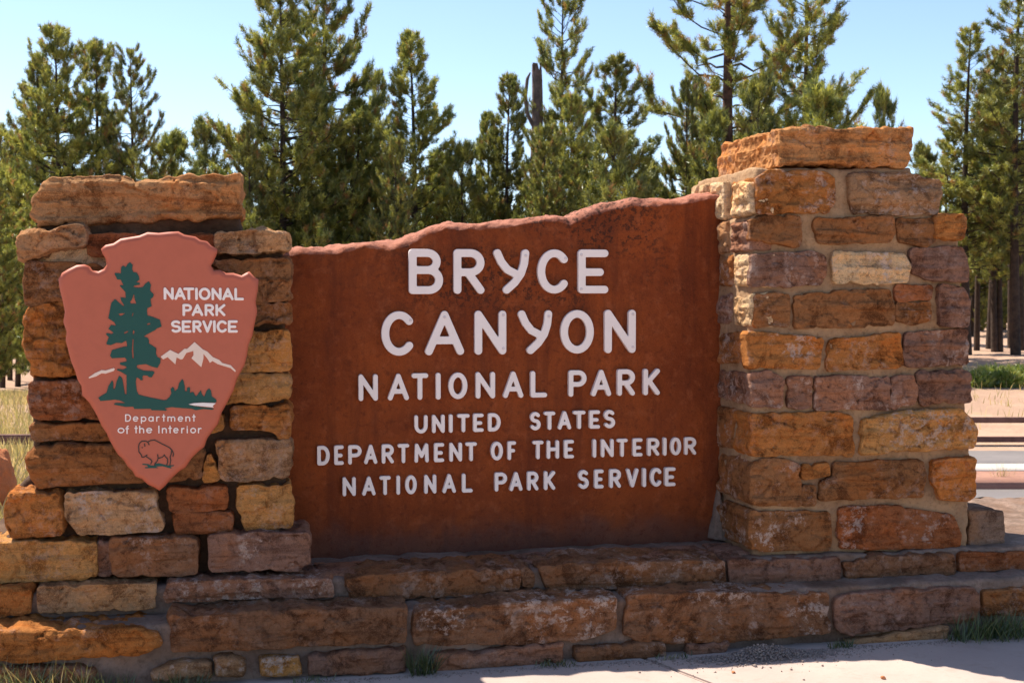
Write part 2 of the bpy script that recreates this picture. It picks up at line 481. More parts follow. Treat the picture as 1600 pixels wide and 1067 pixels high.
# pavement: joint filler sheet carrying separate cast slabs
pv = link('pavement', box_mesh('pavement', 0, 0, -.028, -.012, 26, 17), M_JOINT, loc=(0, -8.6, ZG - .02))
tag(pv, kind='structure')
ja, jb = at_z(1109, 1067, ZG), at_z(1039, 1040, ZG)
jang = math.atan2(jb.y - ja.y, jb.x - ja.x) - rad(90)
SL = 3.2
slab_me = box_mesh('slab', 0, 0, 0, .1, SL - .014, SL - .014, bev=.008)
for i in range(-3, 3):
    for j in range(-4, 2):
        loc = Vector((ja.x, ja.y, 0)) + Matrix.Rotation(jang, 3, 'Z') @ Vector(((i + .5) * SL, j * SL, 0))
        if loc.y > 1.6: continue
        s = link('slab', slab_me, M_CONC, pv, (loc.x, loc.y, ZG - .05)); s.rotation_euler.z = jang

def strip(name, r0, r1, qa, qb, z, mat, parent=None, th=.02, taper=0.0):
    n = 30; V = []; F = []
    for i in range(n + 1):
        r = r0 + (r1 - r0) * i / n
        for q in (qa, qb + taper * (r - r0)):
            V.append(rq(r, q, z)); V.append(rq(r, q, z - th))
    for i in range(n):
        a = i * 4; b = a + 4
        F += [(a, b, b + 2, a + 2), (a, a + 1, b + 1, b), (a + 2, b + 2, b + 3, a + 3)]
    o = link(name, fast_mesh(name, [tuple(v) for v in V], F), mat, parent)
    bm = bmesh.new(); bm.from_mesh(o.data); bmesh.ops.recalc_face_normals(bm, faces=bm.faces); bm.to_mesh(o.data); bm.free()
    if not parent: tag(o, kind='structure')
    return o
ZR = -1.585
rd = strip('road', -2, 60, 17.1, 20.2, ZR, M_ASPH)
strip('lane_line', -2, 60, 18.45, 18.58, ZR + .006, M_ROADW, rd, .004)
strip('edge_line', -2, 60, 17.28, 17.40, ZR + .006, M_ROADW, rd, .004)
strip('path', -2, 60, 15.9, 17.09, ZR + .004, M_PALE, th=.05)
strip('median', -2, 60, 20.21, 21.5, ZR + .10, M_REDDIRT, th=.14)
strip('kerb_strip', -2, 60, 21.51, 22.35, ZR + .11, M_PALE, th=.15)
strip('far_road', -2, 60, 22.36, 25.0, ZR, M_ASPH)

# ================================================================== THE MONUMENT
YB, YC, YD = 0.0, -.19, -.22          # fronts of the base courses
YA, YL, YR, YP = .07, .13, .07, .51   # course A, left pillar, right pillar, slab

# ---- base
base = empty('stone_base', (0, .2, 0))
tag(base, 'stepped base of brown sandstone blocks under the pillars and red slab', 'stone base')
def mass(parent, name, u0, u1, v0, v1, Y, depth, mat, **kw):
    SEED[0] += 1
    poly = [(u0, v0), (u1, v0), (u1, v1), (u0, v1)]
    me, o = block_mesh(name, poly, front(Y), depth, seed=SEED[0], **kw)
    return link(name, me, mat, parent, o)
mass(base, 'mortar', -3.3, 3.6, -.14, .315, YB + .035, 1.35, M_MORT_B, g=.04, dg=.035, R=.02, rough=.5, jit=.008)
mass(base, 'mortar', -3.3, 3.6, -.14, .205, YC + .035, .3, M_MORT_B, g=.03, dg=.04, R=.02, rough=.6, jit=.008)
K = dict(depth=.30, R=.008, grow=.006, rough=1.1)
# upper course
for pts, c, l in (
    (ph((-330, 925), (-150, 921), (-150, 965), (-330, 972)), 'o', .3),
    (ph((-140, 921), (-22, 919), (-24, 962), (-140, 966)), 'b', .3),
    (z3((-45, 355), (140, 350), (140, 470), (-45, 485)), 'o', .25),
    (z3((175, 350), (718, 335), (715, 445), (180, 465)), 't', .15),
    (z3((780, 330), (1100, 318), (1540, 310), (1545, 390), (1200, 400), (770, 418), (755, 390)), 'm', .9),
    (z4((240, 245), (600, 222), (1050, 205), (1055, 250), (1040, 300), (700, 330), (260, 350), (245, 300)), 'd', .35),
    (z4((1062, 206), (1108, 228), (1100, 288), (1056, 290)), 'd', .3),
    (ph((843, 887), (920, 880), (1133, 877), (1135, 914), (1000, 918), (856, 920)), 'd', .5),
    (z5((375, 258), (830, 250), (832, 350), (790, 362), (375, 355)), 'm', .25),
    (z5((850, 265), (1000, 240), (1310, 232), (1320, 310), (1000, 325), (870, 340)), 'd', .3),
    (z5((1340, 230), (1620, 222), (1625, 290), (1345, 300)), 'r', .3),
    (ph((1617, 862), (1760, 857), (1762, 890), (1617, 893)), 'b', .4),
    (ph((1772, 857), (1930, 850), (1930, 884), (1772, 889)), 'm', .4)):
    fstone(base, pts, YB, c, lich=l, **K)
# lower course
for pts, c, l in (
    (ph((-380, 990), (-140, 986), (-140, 1042), (-380, 1050)), 'b', .4),
    (ph((-128, 986), (-62, 984), (-62, 1040), (-128, 1042)), 'o', .4),
    (z3((-160, 560), (0, 556), (300, 552), (640, 540), (735, 560), (745, 610), (700, 645), (600, 662), (300, 680), (-160, 705)), 'o', .5),
    (ph((268, 964), (400, 957), (636, 950), (636, 1002), (430, 1012), (268, 1018)), 'd', .3),
    (z4((557, 407), (1000, 365), (1490, 338), (1490, 478), (1300, 540), (560, 560)), 'd', 1.0),
    (ph((983, 931), (1120, 927), (1294, 929), (1299, 988), (1131, 1003), (1000, 1003), (977, 990)), 'd', .8),
    (z5((818, 420), (900, 395), (1100, 378), (1390, 370), (1415, 400), (1410, 500), (1280, 520), (850, 565), (818, 540)), 'm', .25),
    (z5((1440, 385), (1660, 370), (1660, 485), (1440, 480)), 'b', .3),
    (ph((1632, 917), (1800, 910), (1800, 955), (1632, 962)), 'm', .3)):
    fstone(base, pts, YC, c, lich=l, depth=.26, R=.010, bow=.004, grow=.007, rough=1.3)
# foundation course at the pavement
for pts, c, l in (
    (z3((-120, 735), (300, 715), (440, 730), (440, 830), (-120, 850)), 'd', .5),
    (z3((690, 745), (860, 685), (980, 700), (985, 775), (700, 790)), 'k', 1.),
    (z3((990, 685), (1060, 660), (1140, 690), (1130, 765), (990, 772)), 'k', 1.),
    (z3((1205, 680), (1390, 665), (1400, 760), (1205, 772)), 'g', 1.),
    (z4((60, 615), (300, 585), (520, 572), (520, 690), (60, 712)), 'm', .2),
    (z4((640, 602), (860, 592), (1250, 547), (1250, 640), (650, 690)), 'm', .2),
    (z4((1300, 570), (1600, 548), (1720, 545), (1730, 618), (1310, 650)), 'd', .5),
    (z5((200, 605), (380, 595), (360, 655), (200, 665)), 'm', .3),
    (z5((870, 595), (1300, 525), (1290, 590), (900, 615)), 'k', .2)):
    fstone(base, pts, YD, c, lich=l, depth=.16, R=.02)
# end block standing on the base beyond the right pillar
sb = fstone(base, z5((1372, 48), (1440, 42), (1520, 48), (1526, 100), (1522, 200), (1372, 208)), .12, (.27, .17, .115), depth=.24, lich=.15, R=.012, strata=.3, rough=.5)
sb['label'] = 'plain grey squared block standing against the foot of the right pillar'
# flat flagstones on the tread in front of the slab
zt = .325
for x0, x1, y0, y1 in ((-.86, -.30, .12, .34), (-.22, .42, .15, .37), (.52, 1.02, .13, .36), (-1.0, -.9, .1, .35), (1.06, 1.3, .14, .4)):
    SEED[0] += 1
    j = lambda: random.uniform(-.03, .03)
    poly = [(x0 + j(), y0 + j()), ((x0 + x1) / 2, y0 + j()), (x1 + j(), y0 + j()), (x1 + j(), y1 + j()), ((x0 + x1) / 2 + j(), y1 + j()), (x0 + j(), y1 + j())]
    add_block(base, block_mesh('stone', poly, lambda u, v, w: Vector((u, v, zt + w)), .05, seed=SEED[0], R=.01, rough=.5, strata=0), 'm', .3)

# ---- left pillar
pl = empty('stone_pillar', (at_y(240, 840, YL).x, YL + .35, .5))
tag(pl, 'lower sandstone pillar carrying the arrowhead sign, flat orange capstone on top', 'stone pillar')
def core(parent, pix, Y, depth, mat, **kw):
    SEED[0] += 1
    poly = [(p.x, p.z) for p in (at_y(x, y, Y) for x, y in pix)]
    me, o = block_mesh('mortar', poly, front(Y), depth, seed=SEED[0], **kw)
    return link('mortar', me, mat, parent, o)
core(pl, [(44, 372), (80, 366), (444, 368), (447, 850), (472, 858), (472, 905), (-40, 912), (-40, 850), (18, 838), (20, 765), (50, 742), (50, 480)], YL + .08, .66, M_MORT_L, g=.03, R=.02, rough=.8, jit=.006, dg=.05)
core(pl, [(62, 330), (374, 330), (376, 385), (62, 385)], YL + .12, .5, M_MORT_L, g=.02, R=.02, rough=1.2, jit=.01, dg=.04)
def row(parent, Y, items, **kw):
    for it in items:
        pts, c, l = it[:3]; e = dict(kw); e.update(it[3] if len(it) > 3 else {})
        fstone(parent, pts, Y, c, lich=l, **e)
SEED[0] += 1
capoly = z1((150, 172), (200, 105), (240, 88), (400, 80), (560, 72), (740, 95), (860, 66), (1145, 65), (1150, 190), (1165, 278), (850, 290), (640, 300), (480, 302), (170, 325), (135, 240))
po = [(p.x, p.z) for p in (at_y(x, y, YL + .08) for x, y in capoly)]
add_block(pl, block_mesh('capstone', po, front(YL + .08), .60, seed=SEED[0], R=.014, rough=1.5, strata=2.2, jit=.016), (.47, .235, .10), .12, name='capstone')
row(pl, YL, [
    (z1((95, 362), (150, 340), (385, 318), (410, 360), (400, 400), (260, 412), (180, 445), (100, 460), (80, 400)), 'k', .3, dict(rough=1.8, proud=.03)),
    (z1((418, 362), (600, 358), (1015, 365), (1015, 440), (430, 450)), 'r', .2),
    (z1((1032, 352), (1270, 345), (1385, 350), (1375, 420), (1200, 435), (1032, 440)), 't', .6, dict(rough=1.6, strata=2.5, proud=.02)),
    (z1((190, 455), (280, 415), (420, 415), (490, 450), (500, 500), (330, 480), (125, 482)), 'w', .5, dict(proud=-.03)),
    (z1((130, 492), (300, 490), (480, 505), (480, 655), (290, 662), (130, 688), (112, 600)), 'b', .3),
    (z1((1010, 478), (1210, 478), (1375, 470), (1378, 658), (1230, 668), (1010, 672)), 'b', .2, dict(rough=1.4)),
    (z1((122, 712), (300, 682), (500, 682), (500, 1010), (360, 1018), (150, 1025), (125, 900)), 'o', .2, dict(rough=1.5)),
    (z1((1010, 692), (1380, 687), (1382, 772), (1225, 780), (1010, 782)), 'b', .2),
    (z1((1010, 822), (1378, 820), (1380, 990), (1290, 1000), (1010, 1000)), 'g', .25),
    (z2((1000, 88), (1440, 80), (1450, 120), (1445, 195), (1280, 220), (1000, 218)), 'g', .2, dict(R=.016, bow=.006)),
    (z2((155, 128), (390, 118), (600, 118), (600, 296), (470, 300), (170, 298), (150, 220)), 'r', .4),
    (z2((150, 342), (480, 332), (700, 337), (700, 398), (160, 403)), 'b', .5),
    (z2((1165, 252), (1445, 238), (1445, 393), (1400, 400), (1350, 352), (1160, 347)), 'o', .4, dict(rough=1.7)),
    (z2((1000, 290), (1108, 285), (1108, 345), (1065, 360), (1000, 362)), 'g', .2),
    (z2((130, 495), (180, 458), (320, 442), (700, 442), (1000, 457), (1015, 475), (1005, 590), (860, 608), (700, 613), (190, 640), (160, 600)), 'b', .25, dict(R=.02, bow=.012, proud=.03)),
    (z2((1045, 478), (1090, 600), (1080, 612), (1018, 612)), 'g', .3),
    (z2((1082, 422), (1450, 412), (1445, 590), (1140, 612), (1108, 590)), 'k', .35, dict(rough=1.2)),
    (z2((45, 682), (280, 682), (298, 780), (303, 875), (60, 890), (30, 800)), 'o', .25, dict(proud=.05, rough=1.6)),
    (z2((332, 682), (500, 674), (770, 680), (775, 760), (812, 838), (800, 858), (400, 875), (332, 790)), 't', .8, dict(proud=.03, rough=1.3)),
    (z2((850, 657), (1140, 650), (1130, 750), (855, 765)), 'r', .2),
    (z2((865, 790), (950, 780), (1155, 777), (1160, 860), (890, 875)), 'r', .3),
    (z2((1195, 647), (1455, 637), (1460, 840), (1240, 862), (1200, 760)), 'g', .3)], depth=.24, R=.007, grow=.011)
row(pl, YA, [
    (ph((-150, 853), (-48, 851), (-48, 907), (-150, 912)), 'o', .3),
    (z3((-120, 150), (200, 147), (440, 145), (443, 305), (0, 322), (-120, 325)), 'g', .25),
    (z3((455, 140), (505, 138), (510, 290), (455, 292)), 'm', .2, dict(proud=-.03)),
    (z3((515, 132), (910, 128), (910, 288), (522, 295)), 'd', .5),
    (z3((970, 117), (1200, 108), (1425, 105), (1434, 130), (1430, 240), (1380, 265), (980, 270)), 'm', .9)], depth=.3, R=.008, grow=.010)
# courses on its two flanks
xl_ = at_y(44, 600, YL).x; xr_ = at_y(452, 600, YL).x
for side, X in (('l', xl_ + .03), ('r', xr_ - .02)):
    zz = .55
    while zz < 1.72:
        h = random.uniform(.13, .22); y = YL + (.20 if side == 'l' else .16)
        while y < YL + .66:
            w = min(random.uniform(.16, .34), YL + .72 - y)
            sstone(pl, (y, y + w - .025, zz, min(zz + h - .025, 1.78)), X, random.choice('obrgkm'), side, depth=.1, g=.02)
            y += w
        zz += h

# ---- right pillar
pr = empty('stone_pillar', (at_y(1340, 860, YR).x, YR + .4, .32))
tag(pr, 'taller tan mortared sandstone pillar with thick weathered capstone, right of red slab', 'stone pillar')
core(pr, [(1182, 262), (1424, 262), (1426, 272), (1464, 280), (1468, 338), (1500, 345), (1508, 600), (1510, 640), (1518, 700), (1516, 780), (1512, 872), (1175, 875), (1175, 340), (1182, 335)], YR + .027, .79, M_MORT_R, g=.016, R=.02, rough=.75, strata=.2, jit=.006, dg=.03)
SEED[0] += 1
capoly = z6((548, 62), (700, 46), (900, 60), (1190, 55), (1203, 90), (1190, 200), (1160, 245), (1000, 252), (800, 237), (700, 228), (548, 248))
po = [(p.x, p.z) for p in (at_y(x, y, YR) for x, y in capoly)]
add_block(pr, block_mesh('capstone', po, front(YR), .76, seed=SEED[0], R=.010, rough=1.4, strata=2.0, jit=.012, dg=.012), (.50, .23, .085), .35, name='capstone')
row(pr, YR, [
    (z6((445, 302), (500, 277), (640, 272), (770, 280), (812, 312), (812, 440), (780, 463), (445, 468)), 'o', .7, dict(rough=1.3, depth=.3)),
    (z6((890, 292), (1050, 284), (1180, 280), (1320, 318), (1325, 400), (1310, 468), (915, 468), (895, 400)), 'k', .6, dict(strata=2.2, rough=1.3)),
    (z6((415, 502), (470, 492), (640, 492), (653, 520), (648, 600), (638, 622), (415, 600)), 'b', .2, dict(depth=.06)),
    (z6((720, 502), (1090, 490), (1103, 560), (1080, 603), (740, 613)), 'b', .2, dict(strata=1.6)),
    (z6((1122, 512), (1298, 502), (1298, 600), (1250, 628), (1130, 603)), 'b', .3),
    (z6((1307, 487), (1428, 480), (1442, 500), (1438, 580), (1420, 598), (1307, 585)), 'o', .2, dict(proud=.02)),
    (z6((418, 677), (700, 662), (763, 682), (766, 760), (750, 808), (600, 818), (418, 813)), 'm', .6, dict(depth=.03)),
    (z6((812, 662), (1150, 672), (1173, 720), (1163, 798), (1000, 806), (820, 798)), 'w', 1.0),
    (z6((1190, 652), (1428, 637), (1450, 680), (1455, 798), (1270, 788), (1195, 753)), 'm', .25, dict(rough=.7, bow=.015)),
    (z6((437, 867), (590, 862), (598, 880), (593, 1008), (437, 1008)), 'b', .3, dict(depth=.03)),
    (z6((622, 872), (850, 852), (1080, 842), (1098, 1008), (632, 1013)), 'b', .45, dict(strata=1.6)),
    (z6((1117, 827), (1283, 827), (1278, 880), (1122, 888)), 'r', .2),
    (z6((1117, 907), (1278, 907), (1268, 988), (1200, 1003), (1122, 983)), 'b', .5),
    (z6((1330, 822), (1430, 832), (1463, 900), (1458, 1013), (1330, 1008)), 'm', .4, dict(proud=.01)),
    (z7((367, 62), (480, 67), (690, 87), (670, 208), (372, 203)), 'o', .9, dict(depth=.08)),
    (z7((722, 97), (880, 80), (1028, 62), (1038, 203), (722, 213)), 'o', .4, dict(rough=1.4)),
    (z7((1062, 62), (1323, 44), (1326, 188), (1067, 203), (1052, 130)), 'm', .8),
    (z7((377, 237), (460, 234), (513, 262), (508, 378), (377, 373)), 'm', .7, dict(depth=.05)),
    (z7((542, 257), (638, 252), (638, 383), (542, 388)), 'm', 1.0),
    (z7((662, 252), (980, 252), (983, 388), (667, 388)), 'm', .9),
    (z7((1002, 257), (1090, 252), (1103, 300), (1098, 363), (1002, 383)), 'm', .8),
    (z7((1112, 232), (1333, 224), (1336, 353), (1130, 366)), 'm', .3, dict(strata=2.)),
    (z7((377, 422), (690, 410), (818, 427), (823, 588), (377, 586)), 'o', .2, dict(depth=.20, rough=1.2)),
    (z7((882, 442), (1080, 404), (1300, 397), (1350, 440), (1370, 500), (1358, 558), (1000, 573), (872, 588)), 'g', .8, dict(rough=1.7, bow=.014, R=.014, proud=.02)),
    (z7((377, 642), (430, 614), (520, 614), (588, 637), (588, 808), (377, 803)), 'b', .8, dict(depth=.41)),
    (z7((607, 642), (718, 632), (728, 680), (607, 693)), 'o', .2),
    (z7((747, 632), (1128, 620), (1138, 690), (1128, 773), (682, 783), (677, 720), (742, 690)), 'b', .35, dict(bow=.012)),
    (z7((607, 732), (658, 732), (658, 808), (607, 808)), 'b', .3),
    (z7((1182, 622), (1358, 612), (1358, 768), (1330, 786), (1215, 783), (1182, 700)), 'o', .3, dict(proud=.015)),
    (z7((377, 847), (720, 847), (722, 1003), (377, 1008)), 'b', 1.0, dict(depth=.33)),
    (z7((767, 832), (960, 820), (1258, 862), (1298, 940), (1288, 998), (772, 998)), 'r', .7, dict(rough=1.2))], depth=.2, R=.0065, grow=.011)
XRL = at_y(1176, 600, YR).x          # plane of its left flank
zpx = lambda y: at_y(1176, y, YR).z
for y0, y1, cells in (               # (top px, bottom px, [(depth from, to, colour)])
    (272, 334, [(.01, .25, 'w'), (.34, .55, 'w'), (.57, .80, 'w')]),  # palest stones of this flank carry its sunlit patches in their colour
    (340, 392, [(.0, .21, 'm'), (.23, .33, 'k'), (.36, .56, 'b'), (.58, .79, 'o')]),
    (398, 446, [(.0, .18, 'w'), (.19, .34, 'b'), (.36, .78, 'b')]),
    (461, 510, [(.0, .185, 'w'), (.20, .36, 'm'), (.38, .78, 'b')]),
    (521, 574, [(.09, .33, 'b'), (.36, .78, 'o')]),
    (583, 635, [(.02, .34, 'm'), (.36, .78, 'm')]),
    (646, 712, [(.18, .35, 'b'), (.37, .78, 'b')]),
    (724, 786, [(.35, .55, 'd')]),
    (801, 858, [(.27, .40, 'b')])):
    for a, b, c in cells:
        big = y0 < 345
        if y0 > 280:
            a, b = a * 1.28, min(b * 1.28, .80)
            if a > .72: continue
        sstone(pr, (YR + a + .012, YR + b - .008, zpx(y1), zpx(y0) - (.03 if a == 0.01 else 0)), XRL - (.012 if not big else .02), c, 'l', depth=.12, lich=.6, rough=1.6 if big else 1.1)
XRR = at_y(1508, 600, YR).x
zz = .34
while zz < 1.95:
    h = random.uniform(.14, .21); y = YR + .2
    while y < YR + .74:
        w = min(random.uniform(.16, .34), YR + .8 - y)
        sstone(pr, (y, y + w - .025, zz, min(zz + h - .025, 1.98)), XRR - .01, random.choice('obrgkm'), 'r', depth=.1, g=.02)
        y += w
    zz += h
# mortar fillet between slab and pillar foot
fx = XRL - .005
fv = [Vector((fx, YP - .02, .60)), Vector((fx - .045, YP - .02, .33)), Vector((fx, YP - .10, .33)), Vector((fx + .02, YP + .05, .60)), Vector((fx - .045, YP + .05, .33)), Vector((fx + .03, YP - .10, .33)), Vector((fx - .035, YP - .06, .33)), Vector((fx - .012, YP - .035, .52))]
me = bpy.data.meshes.new('mortar_fillet'); bm = bmesh.new()
for v in fv: bm.verts.new(v)
bmesh.ops.convex_hull(bm, input=bm.verts[:]); bmesh.ops.subdivide_edges(bm, edges=bm.edges[:], cuts=4, use_grid_fill=True)
for v in bm.verts: v.co += Vector((1, -1, 0)) * noise.fractal(v.co * 20, 1., 2., 3) * .006
bm.to_mesh(me); bm.free()
link('mortar_fillet', me, M_MORT_B, pr)

# ---- red slab
sl = empty('sign_slab', (at_y(790, 862, YP).x, YP + .14, .33))
tag(sl, 'large red rock slab with raised white park name lettering between the pillars', 'sign')
top_px = zp((-20, 225), (30, 216), (210, 205), (400, 190), (450, 172), (500, 150), (580, 131), (700, 125), (790, 118), (880, 101), (980, 91), (1020, 106), (1060, 88), (1100, 71), (1180, 52), (1250, 41), (1400, 35), (1540, 22), (1600, 24))
tp = [at_y(x, y + 3, YP + .06) for x, y in top_px]
def top_at(x):
    for a, b in zip(tp, tp[1:]):
        if a.x <= x <= b.x: return a.z + (b.z - a.z) * (x - a.x) / (b.x - a.x)
    return tp[0].z if x < tp[0].x else tp[-1].z
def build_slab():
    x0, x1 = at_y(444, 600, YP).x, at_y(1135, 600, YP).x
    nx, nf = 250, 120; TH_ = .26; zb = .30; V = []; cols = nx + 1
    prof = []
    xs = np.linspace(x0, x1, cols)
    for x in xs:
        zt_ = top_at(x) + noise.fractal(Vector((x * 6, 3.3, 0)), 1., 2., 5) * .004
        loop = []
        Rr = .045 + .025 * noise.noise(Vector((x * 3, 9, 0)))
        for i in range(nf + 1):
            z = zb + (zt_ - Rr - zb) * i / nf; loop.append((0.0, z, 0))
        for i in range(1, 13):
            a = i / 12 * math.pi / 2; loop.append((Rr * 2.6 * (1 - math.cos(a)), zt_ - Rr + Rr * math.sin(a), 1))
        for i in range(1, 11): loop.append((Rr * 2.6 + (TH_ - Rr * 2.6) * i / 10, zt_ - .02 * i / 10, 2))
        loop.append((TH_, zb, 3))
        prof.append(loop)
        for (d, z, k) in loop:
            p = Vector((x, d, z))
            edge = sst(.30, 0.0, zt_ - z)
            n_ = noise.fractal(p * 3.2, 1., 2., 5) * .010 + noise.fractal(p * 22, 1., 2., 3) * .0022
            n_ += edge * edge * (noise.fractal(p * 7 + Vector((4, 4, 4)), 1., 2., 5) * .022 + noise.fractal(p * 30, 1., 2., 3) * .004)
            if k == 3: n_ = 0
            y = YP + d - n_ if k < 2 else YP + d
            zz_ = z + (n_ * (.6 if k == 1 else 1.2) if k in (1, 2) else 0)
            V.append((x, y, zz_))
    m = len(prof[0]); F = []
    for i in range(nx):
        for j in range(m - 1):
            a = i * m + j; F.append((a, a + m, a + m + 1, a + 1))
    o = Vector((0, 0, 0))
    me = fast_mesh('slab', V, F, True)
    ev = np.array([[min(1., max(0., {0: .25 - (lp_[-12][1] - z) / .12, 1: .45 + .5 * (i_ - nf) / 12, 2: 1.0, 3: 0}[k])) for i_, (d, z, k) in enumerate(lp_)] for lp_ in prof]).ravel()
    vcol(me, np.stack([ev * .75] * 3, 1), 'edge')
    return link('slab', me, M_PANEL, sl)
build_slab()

# ---- stroke lettering
def arc(cx, cy, rx, ry, a0, a1, n=18):
    return [(cx + rx * math.cos(rad(a0 + (a1 - a0) * i / n)), cy + ry * math.sin(rad(a0 + (a1 - a0) * i / n))) for i in range(n + 1)]
G = {
 'A': [[(0, 0), (.5, 1), (1, 0)], [(.17, .30), (.83, .30)]],
 'B': [[(0, 0), (0, 1), (.5, 1)] + arc(.55, .77, .36, .23, 90, -90) + [(0, .54)], [(.5, .54)] + arc(.6, .27, .40, .27, 90, -90) + [(0, 0)]],
 'C': [arc(.56, .5, .56, .5, 42, 318, 30)],
 'D': [[(0, 0), (0, 1), (.4, 1)] + arc(.4, .5, .6, .5, 90, -90, 24) + [(0, 0)]],
 'E': [[(1, 1), (0, 1), (0, 0), (1, 0)], [(0, .48), (.8, .48)]],
 'F': [[(1, 1), (0, 1), (0, 0)], [(0, .5), (.8, .5)]],
 'H': [[(0, 0), (0, 1)], [(1, 0), (1, 1)], [(0, .52), (1, .52)]],
 'I': [[(.5, 0), (.5, 1)]],
 'K': [[(0, 0), (0, 1)], [(1, 1), (0, .38)], [(.28, .56), (1, 0)]],
 'L': [[(0, 1), (0, 0), (1, 0)]],
 'M': [[(0, 0), (.05, 1), (.5, .30), (.95, 1), (1, 0)]],
 'N': [[(0, 0), (0, 1), (1, 0), (1, 1)]],
 'O': [arc(.5, .5, .5, .5, 0, 360, 40)],
 'P': [[(0, 0), (0, 1), (.5, 1)] + arc(.55, .73, .45, .27, 90, -90) + [(0, .46)]],
 'R': [[(0, 0), (0, 1), (.5, 1)] + arc(.55, .74, .45, .26, 90, -90) + [(0, .48)], [(.45, .48), (1, 0)]],
 'S': [arc(.5, .76, .47, .24, 35, 270, 20) + arc(.5, .26, .5, .26, 90, -145, 20)],
 'T': [[(0, 1), (1, 1)], [(.5, 1), (.5, 0)]],
 'U': [[(0, 1), (0, .4)] + arc(.5, .4, .5, .4, 180, 360, 20) + [(1, 1)]],
 'V': [[(0, 1), (.5, 0), (1, 1)]],
 'Y': [[(1, 1), (.96, .72), (.84, .44), (.62, .20), (.33, 0)], [(0, 1), (.14, .76), (.36, .55), (.70, .42)]],
 # lower case, x height .68 of the cap
 'e': [[(.05, .34), (.97, .36)] + arc(.5, .34, .5, .34, 5, 312, 26)],
 'p': [[(0, -.32), (0, .66)], arc(.48, .33, .48, .33, 0, 360, 26)],
 'a': [[(1, 0), (1, .66)], arc(.5, .33, .48, .33, 0, 360, 26)],
 'r': [[(0, 0), (0, .66)], [(0, .38)] + arc(.62, .34, .58, .32, 150, 70, 8)],
 't': [[(.5, 0), (.5, 1)], [(0, .68), (1, .68)]],
 'm': [[(0, 0), (0, .66)], [(0, .4)] + arc(.25, .42, .25, .24, 170, 0, 10) + [(.5, 0)], [(.5, .4)] + arc(.75, .42, .25, .24, 170, 0, 10) + [(1, 0)]],
 'n': [[(0, 0), (0, .66)], [(0, .36)] + arc(.5, .38, .5, .28, 170, 0, 12) + [(1, 0)]],
 'o': [arc(.5, .34, .5, .34, 0, 360, 28)],
 'f': [[(.35, -.1), (.35, .8)] + arc(.66, .8, .31, .2, 180, 70, 8), [(0, .62), (.8, .62)]],
 'h': [[(0, 0), (0, 1)], [(0, .36)] + arc(.5, .38, .5, .28, 170, 0, 12) + [(1, 0)]],
 'i': [[(.5, 0), (.5, .66)], [(.5, .9), (.5, .93)]],
}
def contours(S, x0, y0, h):
    """iso 0 contours of grid S[j, i] (negative = inside) as closed loops"""
    ny, nx = S.shape; seg = {}
    def ip(a, b, pa, pb):
        t = a / (a - b); return (round(pa[0] + (pb[0] - pa[0]) * t, 7), round(pa[1] + (pb[1] - pa[1]) * t, 7))
    for j in range(ny - 1):
        for i in range(nx - 1):
            v = (S[j, i], S[j, i + 1], S[j + 1, i + 1], S[j + 1, i]); k = sum(1 << n for n in range(4) if v[n] < 0)
            if k in (0, 15): continue
            p = ((i, j), (i + 1, j), (i + 1, j + 1), (i, j + 1))
            E = {}
            for n in range(4):
                m = (n + 1) % 4
                if (v[n] < 0) != (v[m] < 0):
                    A, Bq = (n, m) if p[n] <= p[m] else (m, n)
                    E[n] = ip(v[A], v[Bq], p[A], p[Bq])
            tab = {1: [(3, 0)], 2: [(0, 1)], 3: [(3, 1)], 4: [(1, 2)], 5: [(3, 0), (1, 2)], 6: [(0, 2)], 7: [(3, 2)], 8: [(2, 3)], 9: [(2, 0)], 10: [(0, 1), (2, 3)], 11: [(2, 1)], 12: [(1, 3)], 13: [(1, 0)], 14: [(0, 3)]}
            for a, b in tab[k]: seg[E[a]] = E[b]
    loops = []
    while seg:
        s, n = seg.popitem(); lp = [s]
        while n != s and n in seg: lp.append(n); n = seg.pop(n)
        if len(lp) > 5: loops.append([(x0 + a * h, y0 + b * h) for a, b in lp])
    return loops
def stroke_loops(lines, s, res=7):
    """outline of round-ended strokes of width s"""
    pts = np.array([p for l in lines for p in l]); h = s / res
    lo = pts.min(0) - s; hi = pts.max(0) + s
    nx, ny = int((hi[0] - lo[0]) / h) + 2, int((hi[1] - lo[1]) / h) + 2
    X, Y = np.meshgrid(lo[0] + np.arange(nx) * h, lo[1] + np.arange(ny) * h)
    D = np.full(X.shape, 1e9)
    for l in lines:
        for a, b in zip(l, l[1:]):
            dx, dy = b[0] - a[0], b[1] - a[1]; L2 = max(dx * dx + dy * dy, 1e-12)
            t = np.clip(((X - a[0]) * dx + (Y - a[1]) * dy) / L2, 0, 1)
            D = np.minimum(D, np.hypot(X - a[0] - t * dx, Y - a[1] - t * dy))
    D = D - s / 2; D[np.abs(D) < 1e-9] = 1e-9
    return contours(D, lo[0], lo[1], h)
R90 = Matrix.Rotation(rad(90), 4, 'X')
